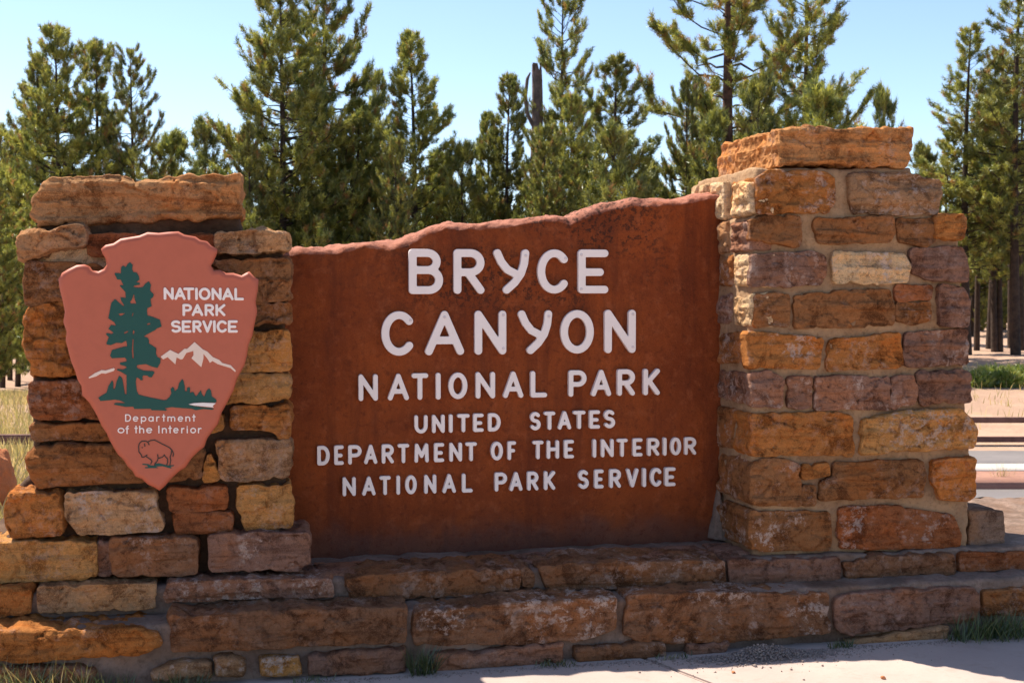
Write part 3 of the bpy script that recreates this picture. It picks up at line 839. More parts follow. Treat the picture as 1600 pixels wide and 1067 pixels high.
def plate(name, loops, thick, bev, mat, parent, Y):
    """filled outline(s) in (X, Z) as a bevelled plate whose back lies at Y"""
    cu = bpy.data.curves.new(name, 'CURVE'); cu.dimensions = '2D'; cu.fill_mode = 'BOTH'
    cx = sum(p[0] for p in loops[0]) / len(loops[0]); cz = sum(p[1] for p in loops[0]) / len(loops[0])
    for lp in loops:
        sp = cu.splines.new('POLY'); sp.points.add(len(lp) - 1); sp.use_cyclic_u = True
        for q, (x, y) in zip(sp.points, lp): q.co = (x - cx, y - cz, 0, 1)
    cu.extrude = max(thick / 2 - bev, .0001); cu.bevel_depth = bev; cu.bevel_resolution = 2; cu.offset = -bev
    tmp = bpy.data.objects.new(name, cu); COL.objects.link(tmp)
    dg = bpy.context.evaluated_depsgraph_get()
    me = bpy.data.meshes.new_from_object(tmp.evaluated_get(dg)); me.name = name
    bpy.data.objects.remove(tmp); bpy.data.curves.remove(cu)
    me.transform(R90); me.materials.clear()
    return link(name, me, mat, parent, Vector((cx, Y - thick / 2, cz)))
def letter(ch, x0, z0, w, h, s, thick, mat, parent, Y, bev=.003):
    lines = [[(x0 + s / 2 + x * max(w - s, 0) if ch not in 'Ii' else x0 + w / 2, z0 + s / 2 + y * (h - s)) for x, y in l] for l in G[ch]]
    return plate('letter', stroke_loops(lines, s), thick, bev, mat, parent, Y)

LINES = [  # letters with their pixel spans; (x, top, bottom) at two ends of the line
 (zp, 'BRYCE', [(455, 577), (615, 725), (758, 885), (915, 1025), (1060, 1168)], (455, 227, 388), (1168, 229, 385), .175),
 (zp, 'CANYON', [(357, 472), (513, 652), (690, 803), (845, 967), (997, 1116), (1154, 1266)], (357, 449, 609), (1266, 443, 598), .175),
 (zq, 'NATIONALPARK', [(275, 344), (380, 455), (465, 524), (552, 568), (597, 664), (694, 763), (792, 864), (890, 949), (1026, 1090), (1107, 1178), (1200, 1263), (1293, 1352)], (275, 57, 153), (1352, 36, 131), .18),
 (zq, 'UNITEDSTATES', [(475, 522), (538, 583), (598, 612), (628, 672), (685, 722), (738, 783), (888, 926), (938, 978), (988, 1035), (1042, 1086), (1100, 1138), (1152, 1192)], (475, 203, 269), (1192, 183, 249), .20),
 (zq, 'DEPARTMENTOFTHEINTERIOR', [(127, 172), (188, 222), (238, 286), (295, 342), (358, 401), (415, 456), (475, 526), (545, 581), (600, 645), (657, 698), (748, 791), (808, 838), (897, 936), (948, 992), (1010, 1045), (1112, 1125), (1142, 1187), (1198, 1237), (1255, 1290), (1308, 1350), (1363, 1377), (1390, 1428), (1440, 1482)], (127, 312, 383), (1482, 280, 344), .19),
 (zq, 'NATIONALPARKSERVICE', [(218, 265), (288, 336), (350, 390), (410, 424), (442, 483), (510, 553), (575, 623), (645, 683), (762, 806), (815, 861), (878, 918), (938, 978), (1060, 1098), (1118, 1151), (1172, 1213), (1232, 1276), (1290, 1303), (1318, 1358), (1370, 1408)], (218, 424, 493), (1408, 388, 456), .19)]
YF = YP - .026
for zf, txt, spans, (xa, ta, ba), (xb, tb, bb), sw in LINES:
    for ch, (a, b) in zip(txt, spans):
        k = ((a + b) / 2 - xa) / (xb - xa)
        t_, b_ = ta + (tb - ta) * k, ba + (bb - ba) * k
        (ax, at_), = zf((a, t_)); (bx, bt_), = zf((b, b_))
        p, q = at_y(ax, bt_, YF), at_y(bx, at_, YF)
        h = q.z - p.z
        o = letter(ch, p.x, p.z, q.x - p.x, h, h * sw, .030, M_WHITE, sl, YP + .004, .0018)
        if txt in ('BRYCE', 'CANYON'):
            for (fx_, fz_) in {'B': [], 'R': [], 'Y': [(.9, .86)], 'C': [(.9, .80)], 'E': [(.1, .88), (.1, .1)], 'A': [(.5, .86)], 'N': [(.9, .9), (.9, .14)], 'O': []}[ch]:
                bm = bmesh.new(); bmesh.ops.create_uvsphere(bm, u_segments=12, v_segments=6, radius=.0075)
                for v in bm.verts: v.co.y *= .35
                me = bpy.data.meshes.new('rivet'); bm.to_mesh(me); bm.free()
                r = link('rivet', me, M_RIVET, None, None); r.parent = o
                r.location = Vector((p.x + (q.x - p.x) * fx_, YP - .0265, p.z + h * fz_)) - o.location

# ---- arrowhead sign
YH = YL - .090                        # back of the board
ab = empty('arrowhead_sign', (at_y(250, 760, YH).x, YH, at_y(250, 760, YH).z))
tag(ab, 'terracotta arrowhead plaque with green tree, mountains and bison on left pillar', 'sign')
YHF = YH - .060
def unp(pts, Y): return [(p.x, p.z) for p in (at_y(x, y, Y) for x, y in pts)]
outline = z8((195, 97), (213, 82), (243, 76), (270, 58), (300, 53), (343, 46), (375, 33), (418, 36), (455, 32), (494, 30), (518, 43), (560, 50), (578, 63), (605, 68), (622, 86), (645, 98), (643, 116), (630, 145), (620, 163), (632, 180), (655, 178), (678, 191), (706, 190), (738, 200), (755, 190), (768, 184), (788, 206), (804, 215), (801, 258), (793, 300), (799, 340), (789, 385), (781, 430), (765, 468), (759, 512), (749, 548), (721, 598), (708, 642), (684, 688), (662, 728), (648, 772), (606, 828), (594, 862), (571, 880), (546, 905), (522, 942), (500, 954), (466, 985), (443, 1012), (421, 1031), (400, 1018), (376, 1007), (352, 985), (328, 976), (315, 953), (297, 937), (284, 914), (261, 892), (246, 868), (229, 838), (216, 808), (198, 782), (181, 744), (164, 714), (149, 690), (122, 662), (119, 627), (104, 602), (96, 572), (79, 532), (66, 480), (58, 450), (62, 418), (49, 380), (55, 340), (47, 300), (36, 257), (30, 215), (44, 190), (70, 175), (100, 160), (130, 157), (150, 165), (160, 180), (185, 184), (205, 175), (217, 158), (212, 135), (200, 115))
plate('board', [unp(outline, YH - .02)], .060, .021, M_BOARD, ab, YH)
e5 = Z(7.113, 120, 400); e6 = Z(8.893, 120, 530); e7 = Z(8.207, 240, 520); e8 = Z(7.624, 170, 630)
tree = e5((592, 70), (622, 100), (615, 150), (630, 180), (665, 185), (690, 225), (697, 265), (660, 290), (700, 300), (700, 320), (640, 330), (630, 345), (680, 355), (735, 345), (765, 305), (800, 283), (825, 320), (815, 375), (822, 395), (855, 425), (850, 455), (820, 480), (825, 525), (832, 560), (785, 580), (780, 610), (785, 660), (840, 675), (925, 710), (942, 785), (890, 805), (870, 825), (800, 860), (745, 893), (790, 910), (803, 940), (800, 970), (878, 1020), (875, 1060)) + \
    e6((1105, 120), (1100, 200), (1120, 245), (1165, 270), (1160, 330), (1120, 398), (1060, 385), (960, 345), (900, 352), (840, 360), (832, 385), (850, 405), (930, 435), (1060, 442), (1080, 465), (1040, 530), (1000, 525), (985, 505), (930, 500), (912, 520), (918, 565), (890, 572), (870, 545), (828, 530), (820, 600), (835, 720), (860, 768), (960, 795), (1200, 845), (1240, 842)) + \
    e7((160, 862), (205, 820), (228, 775), (218, 720), (245, 692), (265, 712), (272, 750), (310, 715), (330, 640), (368, 592), (385, 620), (400, 690), (402, 750), (432, 745), (428, 710), (455, 692), (468, 712), (465, 770), (508, 755), (540, 815), (565, 790), (605, 735), (622, 790), (650, 818), (680, 740), (710, 712), (735, 740), (748, 815), (800, 850), (808, 880), (790, 893), (640, 888), (520, 892), (440, 915), (520, 935), (600, 948), (740, 962), (772, 975), (755, 985), (640, 975), (545, 990), (480, 970), (380, 965), (230, 952), (140, 965), (170, 985), (160, 998), (60, 992)) + \
    e6((1040, 985), (1030, 965), (800, 968), (785, 935), (680, 940), (560, 915), (515, 908), (530, 885), (680, 885), (600, 850), (530, 838), (330, 858), (298, 810), (415, 740), (440, 650), (490, 570), (508, 600), (508, 690), (530, 690), (555, 580), (590, 505), (630, 540), (650, 640), (668, 760), (692, 765), (692, 500), (620, 455), (560, 430), (565, 412), (640, 422), (690, 400), (690, 378), (600, 352), (600, 325), (690, 310), (692, 280), (670, 255), (490, 265), (462, 230), (490, 150), (650, 105), (700, 100)) + \
    e5((562, 1000), (550, 940), (500, 968), (440, 965), (380, 990), (335, 985), (328, 970), (358, 905), (325, 870), (335, 855), (390, 868), (408, 850), (352, 810), (380, 765), (438, 775), (415, 735), (350, 692), (385, 520), (425, 478), (460, 510), (520, 560), (525, 545), (495, 500), (485, 460), (545, 465), (540, 400), (480, 335), (485, 322), (520, 330), (490, 265), (450, 262), (420, 200), (430, 188), (490, 195), (495, 125), (515, 108), (545, 125), (565, 90))
holes = [e5((635, 420), (645, 480), (662, 530), (600, 530), (592, 510), (610, 490)), e5((465, 640), (540, 636), (500, 662), (475, 665)), e5((622, 632), (630, 634), (622, 670), (612, 668)), e5((780, 752), (820, 745), (815, 762), (785, 768)), e5((525, 850), (570, 832), (568, 848), (532, 866)), e5((630, 815), (643, 845), (628, 880), (622, 850)), e6((775, 0), (790, 0), (785, 120), (792, 265), (772, 265), (765, 160))]
plate('tree_emblem', [unp(tree, YHF)] + [unp(h_, YHF) for h_ in holes], .007, .0012, M_GREEN, ab, YHF + .003)
mount = e7((90, 305), (212, 218), (318, 270), (395, 203), (430, 205), (525, 117), (630, 210), (690, 240), (760, 310), (840, 345), (880, 385), (990, 415), (1055, 485), (1045, 502), (985, 450), (900, 425), (820, 400), (755, 360), (722, 385), (690, 330), (640, 270), (640, 325), (612, 440), (485, 325), (512, 285), (510, 232), (420, 258), (375, 335), (350, 342), (295, 315), (280, 403), (180, 312), (122, 340))
plate('mountain_emblem', [unp(mount, YHF)], .005, .001, M_CREAM, ab, YHF + .002)
plate('ridge_emblem', [unp(e6((162, 530), (255, 468), (345, 428), (400, 432), (515, 398), (528, 412), (518, 438), (400, 478), (345, 472), (270, 515), (175, 543)), YHF)], .005, .001, M_CREAM, ab, YHF + .002)
plate('lake_emblem', [unp(e7((448, 914), (520, 898), (640, 893), (798, 900), (758, 935), (772, 955), (640, 942), (520, 930)), YHF)], .0085, .001, M_LETW, ab, YHF + .002)
n5 = Z(10.0, 240, 430)
for txt, spans, t_, b_, b2_ in (
    ('NATIONAL', [(158, 315), (325, 500), (465, 638), (648, 692), (705, 890), (905, 1062), (1070, 1250), (1262, 1410)], 190, 385, 395),
    ('PARK', [(452, 600), (595, 775), (798, 945), (967, 1122)], 448, 638, 640),
    ('SERVICE', [(270, 430), (440, 590), (608, 750), (762, 920), (928, 972), (985, 1145), (1160, 1315)], 703, 898, 898)):
    for i, (ch, (a, b)) in enumerate(zip(txt, spans)):
        p, q = [at_y(x, y, YHF) for x, y in n5((a, b_ + (b2_ - b_) * i / len(txt)), (b, t_ + (b2_ - b_) * i / len(txt)))]
        h = q.z - p.z; letter(ch, p.x, p.z, q.x - p.x, h, h * .215, .007, M_LETW, ab, YHF + .002, .0015)
for txt, spans, t_, b_ in (
    ('Department', [(195, 265), (287, 352), (382, 450), (470, 535), (565, 612), (635, 675), (698, 792), (822, 886), (912, 970), (993, 1035)], 128, 218),
    ('oftheInterior', [(105, 187), (198, 248), (305, 345), (362, 422), (445, 518), (588, 606), (632, 692), (708, 752), (768, 832), (862, 908), (928, 942), (970, 1040), (1062, 1112)], 263, 357)):
    for ch, (a, b) in zip(txt, spans):
        p, q = [at_y(x, y, YHF) for x, y in e8((a, b_), (b, t_))]
        h = q.z - p.z; letter(ch, p.x, p.z, q.x - p.x, h, h * .15, .004, M_LETW, ab, YHF + .001, .0005)
bis = [e8((480, 492), (465, 462), (440, 450), (390, 452), (362, 480), (355, 520), (360, 580), (385, 610), (395, 640), (415, 642), (455, 615)), e8((440, 628), (500, 670), (515, 690), (500, 720)),
       e8((468, 458), (500, 442), (545, 436), (620, 475), (720, 525), (755, 560), (772, 600), (765, 632)), e8((748, 555), (742, 610), (730, 640), (738, 680), (728, 735)), e8((582, 610), (588, 655), (575, 690), (550, 715), (545, 740)), e8((592, 655), (640, 640), (662, 612), (672, 632), (700, 660), (702, 700), (690, 735)), e8((425, 482), (430, 510)), e8((395, 526), (402, 527))]
bl = [unp(l, YHF) for l in bis]
lp = stroke_loops(bl, .0042, 5)
plate('bison_emblem', lp, .004, .0004, M_LINE, ab, YHF + .0012)
plate('bison_ground', [unp(e8((400, 718), (470, 722), (500, 738), (545, 740), (560, 715), (600, 712), (700, 738), (775, 735), (775, 747), (730, 752), (752, 768), (740, 775), (640, 748), (560, 752), (590, 770), (430, 772), (435, 758), (470, 758), (455, 738), (400, 730)), YHF)], .0032, .0004, M_GREEN, ab, YHF + .0012)

# ================================================================== PINES
def tube(path, radii, sides):
    path = np.asarray(path, float); n = len(path)
    T = np.gradient(path, axis=0); T /= np.maximum(np.linalg.norm(T, axis=1)[:, None], 1e-9)
    ref = np.array([.37, .91, .17]); A = np.cross(T, ref); A /= np.maximum(np.linalg.norm(A, axis=1)[:, None], 1e-9); Bv = np.cross(T, A)
    ang = np.arange(sides) / sides * 2 * np.pi
    V = (path[:, None, :] + radii[:, None, None] * (np.cos(ang)[None, :, None] * A[:, None, :] + np.sin(ang)[None, :, None] * Bv[:, None, :])).reshape(-1, 3)
    F = []
    for i in range(n - 1):
        for j in range(sides):
            k = (j + 1) % sides; F.append((i * sides + j, i * sides + k, (i + 1) * sides + k, (i + 1) * sides + j))
    return V, np.array(F)
def needles(pos, dirs, K, L, wd, rng, spread):
    n = len(pos)
    d = dirs[:, None, :] + rng.normal(0, spread, (n, K, 3)); d /= np.linalg.norm(d, axis=2)[..., None]
    ln = L * rng.uniform(.6, 1.15, (n, K, 1))
    base = pos[:, None, :] + rng.normal(0, L * .16, (n, K, 3)) + dirs[:, None, :] * (rng.uniform(-.7, .5, (n, K, 1)) * L)
    side = np.cross(d, rng.normal(0, 1, (n, K, 3))); side /= np.maximum(np.linalg.norm(side, axis=2)[..., None], 1e-9)
    V = np.stack([base - side * wd * .5, base + side * wd * .5, base + d * ln], 2).reshape(-1, 3)
    T = np.arange(n * K * 3).reshape(-1, 3)
    return V, T
def make_pine(seed, H=12., base=.08, wid=4.2, nbr=110, K=26, r0=.16, top_pow=.8, twigs=7, up=.5, brown=.08, irregular=.25, L=.2, sparse=1.0, wd=.024):
    rng = np.random.default_rng(seed)
    bend = rng.normal(0, .012 * H, 2)
    def tp_(t): return np.array([bend[0] * math.sin(t * 2.6), bend[1] * math.sin(t * 2.2 + .4) - bend[1] * math.sin(.4), t * H])
    ts = np.linspace(0, 1, 16)
    V, F = tube([tp_(t) for t in ts], r0 * (1 - ts) ** .85 + .012, 9)
    trunk = fast_mesh('trunk', V, F, True)
    LV, LF, off = [], [], 0
    P, D = [], []
    def limb(path, r, sides=4):
        nonlocal off
        v, f = tube(path, np.linspace(r, r * .25, len(path)), sides); LV.append(v); LF.append(f + off); off += len(v)
    az = 0
    for i in range(nbr):
        t = base + (1 - base) * (i + rng.uniform(0, 1)) / nbr
        t = min(t, .995)
        az += 2.399 + rng.normal(0, .5)
        prof = (1 - t) ** top_pow * min(1, .55 + (t - base) * 2.2)
        Lb = max(.18, wid * .5 * prof * rng.uniform(1 - irregular * 1.6, 1 + irregular) * 1.15)
        el = -.12 + up * t + rng.normal(0, .13) + (.5 if t > .85 else 0)
        o = tp_(t); h = np.array([math.cos(az), math.sin(az), 0])
        path = []
        for k in range(6):
            s = k / 5; e2 = el + s * s * .45
            path.append(o + h * (Lb * s * math.cos(el * .6)) + np.array([0, 0, Lb * s * math.sin(e2)]) + rng.normal(0, .03 * Lb, 3) * (k > 0))
        path = np.array(path)
        limb(path, max(.012, .014 * Lb + r0 * .12 * (1 - t)))
        nt = max(2, int(twigs * (.5 + Lb / (wid * .5)) * sparse))
        for k in range(nt):
            s = rng.uniform(.28 if sparse >= .9 else .45, 1.0) ** .8
            q = s * 5; a = min(4, int(q)); p = path[a] + (path[a + 1] - path[a]) * (q - a)
            td = path[a + 1] - path[a]; td = td / (np.linalg.norm(td) + 1e-9)
            sd_ = np.cross(td, [0, 0, 1]) * rng.choice([-1, 1])
            d = td * rng.uniform(.5, 1) + sd_ * rng.uniform(.3, 1.) + np.array([0, 0, rng.uniform(-.15, .55)]); d /= np.linalg.norm(d)
            lt = Lb * rng.uniform(.12, .32) * (1.15 - .5 * s) + .08
            e = p + d * lt
            limb(np.array([p, p + d * lt * .5, e]), .008, 3)
            m = max(1, int(lt / (L * .8)))
            for z in range(m):
                pp = p + (e - p) * (1 - z * .8 * L / max(lt, .01)); dd = d + np.array([0, 0, .55]) + rng.normal(0, .2, 3)
                P.append(pp); D.append(dd / np.linalg.norm(dd))
        P.append(path[-1]); dd = path[-1] - path[-2] + np.array([0, 0, .1]); D.append(dd / np.linalg.norm(dd))
    for k in range(5):
        P.append(tp_(1 - .012 * k)); D.append(np.array([0, 0, 1.]) + rng.normal(0, .2, 3))
    P = np.array(P); D = np.array(D)
    V, T = needles(P, D, K, L, wd, rng, .75)
    crown = fast_mesh('crown', V, T)
    n = len(P)
    g = rng.uniform(0, 1, (n, 1))
    c = np.array([.070, .105, .020]) * (1 - g) + np.array([.46, .43, .075]) * g
    br = rng.uniform(0, 1, n) < brown
    c[br] = np.array([.38, .20, .055]) * rng.uniform(.7, 1.2, (br.sum(), 1))
    C = np.repeat(c, K * 3, 0) * np.repeat(rng.uniform(.75, 1.25, (n * K, 1)), 3, 0)
    vcol(crown, C)
    limbs = fast_mesh('limbs', np.concatenate(LV), np.concatenate(LF), True)
    return trunk, limbs, crown, H
VAR = [
    make_pine(11, 12, .05, 5.2, 185, K=36, top_pow=.60, twigs=12, up=.30, brown=.06, L=.17),
    make_pine(12, 12, .05, 4.8, 185, K=36, top_pow=.52, twigs=12, up=.25, brown=.09, irregular=.35, L=.17),
    make_pine(13, 12, .08, 3.9, 165, K=36, top_pow=.58, twigs=11, up=.5, brown=.05, irregular=.32, L=.17),
    make_pine(14, 16, .25, 5.4, 96, K=30, r0=.32, top_pow=.36, twigs=20, up=.25, brown=.16, irregular=.42, L=.18, sparse=.88),
    make_pine(15, 15, .20, 5.0, 110, K=30, r0=.20, top_pow=.48, twigs=16, up=.35, brown=.10, irregular=.5, L=.18, sparse=.9),
    make_pine(16, 6, .04, 3.0, 90, K=34, r0=.07, top_pow=.6, twigs=9, up=.8, brown=.05, L=.19),
    make_pine(17, 14, .38, 3.8, 90, K=26, r0=.17, top_pow=.5, twigs=9, up=.3, brown=.1, L=.18),
    make_pine(18, 12, .05, 4.9, 175, K=36, top_pow=.66, twigs=12, up=.35, brown=.05, irregular=.42, L=.17),
    make_pine(19, 12, .07, 4.2, 165, K=36, top_pow=.50, twigs=12, up=.15, brown=.12, irregular=.42, L=.17),
]
VAR.append(make_pine(21, 15, .26, 4.6, 130, K=32, r0=.17, top_pow=.62, twigs=9, up=.3, brown=.08, irregular=.4, L=.18))
ALT = {0: 7, 1: 8}
def pine(px, ytop, q, var, label, wsc=1.0, group='pine trees behind the sign', name='pine_tree', cat='tree'):
    if var in ALT and int(px) % 2: var = ALT[var]
    tr, li, cr, H = VAR[var]
    r = (px - CX) / FPX * q
    zg = ground_z(r, q) - .05
    zt_ = HCAM - (ytop - HORIZ) / FPX * q
    h = zt_ - zg; s = h / H
    e = empty(name, rq(r, q, zg)); e.rotation_euler.z = random.uniform(0, 6.28); e.scale = (s * wsc * .88, s * wsc * .88, s)
    tag(e, label, cat, group)
    for nm, me, mt in (('trunk', tr, M_BARKP if var == 3 else M_BARK), ('limbs', li, M_BARK), ('crown', cr, M_NEEDLE)):
        o = bpy.data.objects.new(nm, me); COL.objects.link(o)
        if not me.materials: me.materials.append(mt)
        o.parent = e
    return e
TREES = [
 (92, 55, 44, 0, 1.0, 'bushy pine above the left end of the left capstone'),
 (62, 110, 49, 2, 1.1, 'pine half hidden behind the bushy one, upper left, pointed top'),
 (155, 78, 46, 1, 1.0, 'middle pine of the left clump, directly above the arrowhead plaque top'),
 (208, 88, 44, 4, .85, 'right pine of the left clump with long branches reaching towards the sky gap'),
 (272, 222, 50, 5, 1.0, 'small pine behind the right half of the left capstone'),
 (322, 203, 62, 5, .8, 'thin distant dark pine tip in the gap left of the big pines'),
 (-25, 240, 40, 1, 1.1, 'pine cut by the left picture edge, branches behind the left pillar'),
 (440, -38, 43, 0, 1.05, 'very tall full pine left of the pair in the upper left centre'),
 (512, -70, 46, 1, .9, 'very tall pine right of the pair, its crown running out of the top'),
 (392, 200, 41, 2, .8, 'dense pine right beside the left capstone, below the tall pair'),
 (470, 255, 43, 2, 1.2, 'low dark pine in front of the tall pair, above the slab end'),
 (565, 165, 45, 2, 1.2, 'dark narrow pine right of the tall pair'),
 (597, 122, 52, 2, .8, 'slender pine just left of the pointed pine above the slab'),
 (641, 62, 44, 2, 1.15, 'pointed pine standing alone above the left half of the slab'),
 (620, 225, 40, 1, .8, 'low pine in front of the pointed pine above the slab'),
 (690, 250, 48, 5, 1.0, 'low pine in the dip right of the pointed pine'),
 (722, 238, 44, 5, .9, 'small light green pine above the word at the slab top centre'),
 (760, 185, 45, 2, .9, 'thin pine leading the middle clump on its left'),
 (797, 128, 45, 2, 1.0, 'pine with small rounded top left of the dead snag'),
 (882, -25, 54, 4, .85, 'tall open pine rising above the middle clump beside the dead snag'),
 (850, 205, 42, 1, .9, 'full pine below the dead snag in the middle clump'),
 (892, 158, 43, 0, .95, 'broad pine in the heart of the middle clump, dark straight trunk'),
 (970, 98, 44, 2, 1.3, 'dark pine closing the middle clump on its right, pointed top'),
 (958, 213, 38, 5, .95, 'young bright green pine in front of the middle clump'),
 (1070, 135, 46, 1, .65, 'thin light pine left of the thick ponderosa trunk'),
 (1012, 265, 47, 5, .9, 'small pine low beside the raised right end of the slab'),
 (1132, -150, 50, 3, 1.15, 'old ponderosa with thick bare trunk and crooked limbs behind right capstone'),
 (1250, -90, 52, 4, 1.1, 'tall airy pine right of the old ponderosa'),
 (1115, 190, 44, 5, .8, 'young pine at the left edge of the right capstone'),
 (1182, 138, 44, 5, .8, 'young pine between the two tall pines above the right capstone'),
 (1280, 150, 42, 5, 1.0, 'young yellow green pine above the middle of the right capstone'),
 (1376, 155, 46, 5, .55, 'tiny pine tip above the right end of the right capstone'),
 (1440, 238, 64, 5, .8, 'faint far pine just right of the right capstone'),
 (1512, 50, 54, 9, 1.45, 'tall pointed pine right of the right pillar'),
 (1588, -60, 53, 9, 1.25, 'tall pine cut by the right picture edge'),
 (1555, 140, 56, 9, 1.3, 'pine between the pointed pine and the right picture edge'),
 (1480, 210, 55, 9, 1.2, 'shorter pine close behind the right pillar edge'),
]
for px, yt, q, v, ws, lab in TREES: pine(px, yt, q, v, lab, ws)
ORD = ('first', 'second', 'third', 'fourth', 'fifth')
for i, (px, yt, q) in enumerate(((1527, 120, 57), (1546, 90, 59), (1564, 130, 56), (1580, 100, 60), (1597, 90, 58))):
    pine(px, yt, q, 6, ORD[i] + ' dark bare pine trunk counted from the right pillar, above the shrubs', 1., 'dark pine trunks at the right edge')
for i, (px, yt, q) in enumerate(((2, 200, 46), (14, 230, 50), (26, 210, 47), (37, 240, 55))):
    pine(px, yt, q, 6, ORD[i] + ' dark bare pine trunk counted from the left picture edge', 1., 'dark pine trunks at the left edge')
for i, px in enumerate((240, 350, 420, 490, 545, 600, 660, 740, 800, 860, 930, 1000, 1050, 1100)):
    pine(px + random.uniform(-12, 12), random.uniform(285, 330), random.uniform(62, 80), (0, 1, 2)[i % 3], 'dim pine in the far row seen between the nearer crowns', 1.15, 'far row of pines')
for i, (px, yt, q) in enumerate(((1518, 250, 74), (1534, 275, 82), (1551, 240, 76), (1569, 270, 84), (1586, 250, 77), (1604, 260, 83), (0, 300, 70), (17, 310, 78), (33, 300, 72))):
    pine(px, yt, q, (0, 1, 2)[i % 3], 'dim pine in the far row seen between the nearer crowns', 1.25, 'far row of pines')
# dead snag
def snag():
    q = 53; r = (838 - CX) / FPX * q; zg = ground_z(r, q) - .05; zt_ = HCAM - (108 - HORIZ) / FPX * q
    e = empty('dead_tree', rq(r, q, zg)); tag(e, 'broken grey dead trunk poking up in the middle clump', 'dead tree')
    h = zt_ - zg; n = 24; ts = np.linspace(0, 1, n)
    path = np.stack([.05 * np.sin(ts * 9), .04 * np.cos(ts * 7), ts * h], 1)
    V, F = tube(path, .34 - .13 * ts, 12)
    for k in range(12): V[-12 + k, 2] += random.uniform(-.35, .25)
    link('trunk', fast_mesh('trunk', V, F, True), M_SNAG).parent = e
    p0 = np.array([-.15, 0, h * .80]); p = np.array([p0, p0 + [-.25, 0, .5], p0 + [-.32, 0, 1.2], p0 + [-.22, .05, 1.9], p0 + [-.1, .05, 2.15]])
    V, F = tube(p, np.array([.09, .085, .08, .07, .03]), 7)
    link('limb', fast_mesh('limb', V, F, True), M_SNAG).parent = e
snag()

# ================================================================== LOW VEGETATION, FENCE, GRAVEL
def blades(pos, hgt, lean, wd, rng, cols):
    n = len(pos); az = rng.uniform(0, 6.283, n); ln = rng.uniform(.1, 1, n) * lean
    d = np.stack([np.cos(az) * ln, np.sin(az) * ln, np.ones(n)], 1); d /= np.linalg.norm(d, axis=1)[:, None]
    h = hgt * rng.uniform(.45, 1.1, (n, 1)); s = np.stack([-np.sin(az + .7), np.cos(az + .7), np.zeros(n)], 1) * wd
    m = pos + d * h * .55; drop = np.zeros((n, 3)); drop[:, :2] = d[:, :2] * h * .5
    tip = pos + d * h * .95 + drop * .5
    V = np.stack([pos - s * .5, pos + s * .5, m + s * .4, m - s * .4, tip], 1).reshape(-1, 3)
    b = np.arange(n)[:, None] * 5
    T = np.concatenate([b + [0, 1, 2], b + [0, 2, 3], b + [3, 2, 4]], 0)
    C = np.repeat(cols, 5, 0)
    me = fast_mesh('blades', V, T); vcol(me, C); return me
rng = np.random.default_rng(5)
def gcol(n, pal, rng):
    pal = np.array(pal); return pal[rng.integers(0, len(pal), n)] * rng.uniform(.7, 1.25, (n, 1))
DRY = [(.58, .42, .15), (.50, .37, .12), (.42, .33, .10), (.62, .48, .22), (.28, .26, .07)]
GRN = [(.09, .13, .035), (.13, .16, .04), (.06, .09, .03), (.22, .20, .07)]
# meadow on the left
n = 42000; q = rng.uniform(8.6, 42, n); r = q * rng.uniform(-.62, -.27, n)
pos = np.array([rq(a, b, ground_z(a, b) - .02) for a, b in zip(r, q)])
tag(link('meadow_grass', blades(pos, .30, .6, .014, rng, gcol(n, DRY, rng)), M_NEEDLE), 'yellow dry meadow grass left of the left pillar', 'grass', kind='stuff')
n = 4200; q = np.concatenate([rng.uniform(26.5, 36, n // 3), rng.uniform(36, 45, n - n // 3)]); r = q * rng.uniform(.2, .62, n)
cl = np.array([noise.noise(Vector((a * .5, b * .5, 0))) for a, b in zip(r, q)]) + (q - 36) * .05
k = cl > .02; q, r = q[k], r[k]
pos = np.array([rq(a, b, ground_z(a, b) - .02) for a, b in zip(r, q)])
tag(link('bank_grass', blades(pos, .36, .7, .02, rng, gcol(len(q), DRY, rng)), M_NEEDLE), 'sparse dry grass on the bank beyond the road', 'grass', kind='stuff')
def shrub_mesh(seed):
    rg = np.random.default_rng(seed); n = 260
    P = rg.normal(0, 1, (n, 3)); P /= np.linalg.norm(P, axis=1)[:, None]; P *= rg.uniform(.35, 1, (n, 1)) ** .6
    P[:, 2] = np.abs(P[:, 2]) * .75; P *= np.array([.8, .6, .6]); D = P + np.array([0, 0, .4]); D /= np.linalg.norm(D, axis=1)[:, None]
    V, T = needles(P, D, 16, .16, .035, rg, .6)
    me = fast_mesh('foliage', V, T); c = gcol(n, [(.26, .32, .045), (.34, .38, .06), (.20, .26, .04), (.40, .38, .08)], rg)
    vcol(me, np.repeat(c, 16 * 3, 0)); me.materials.append(M_NEEDLE); return me
sm = [shrub_mesh(i) for i in range(3)]
for i, px in enumerate((1520, 1539, 1557, 1576, 1595)):
    q = 38.6 + (i * 7 % 5) * .35; r = (px - CX) / FPX * q
    o = link('shrub', sm[i % 3], None, None, rq(r, q, ground_z(r, q) - .05)); o.scale = (1.0, 1.0, random.uniform(.85, 1.2)); o.rotation_euler.z = i * 1.3
    tag(o, ORD[i] + ' low bright green shrub from the right pillar, at the foot of the pines', 'shrub', 'shrubs along the pine edge')
def tuft(p, n, h, spread, label, pal=GRN, flat=1.0, name='grass_tuft'):
    pos = np.zeros((n, 3)); pos[:, 0] = np.clip(rng.normal(0, spread, n), -1.7 * spread, 1.7 * spread); pos[:, 1] = np.clip(rng.normal(0, spread * .35 * flat, n), -spread, .02)
    o = link(name, blades(pos, h, .9, .004, rng, gcol(n, pal, rng)), M_NEEDLE, None, p)
    tag(o, label, 'grass', 'weeds at the foot of the wall'); return o
def foot(px): 
    p = at_y(px, 1000, YD - .03); return Vector((p.x, YD - .03, ZG))
tuft(foot(662), 140, .14, .03, 'green grass tuft growing in the joint below the lower course, left of centre')
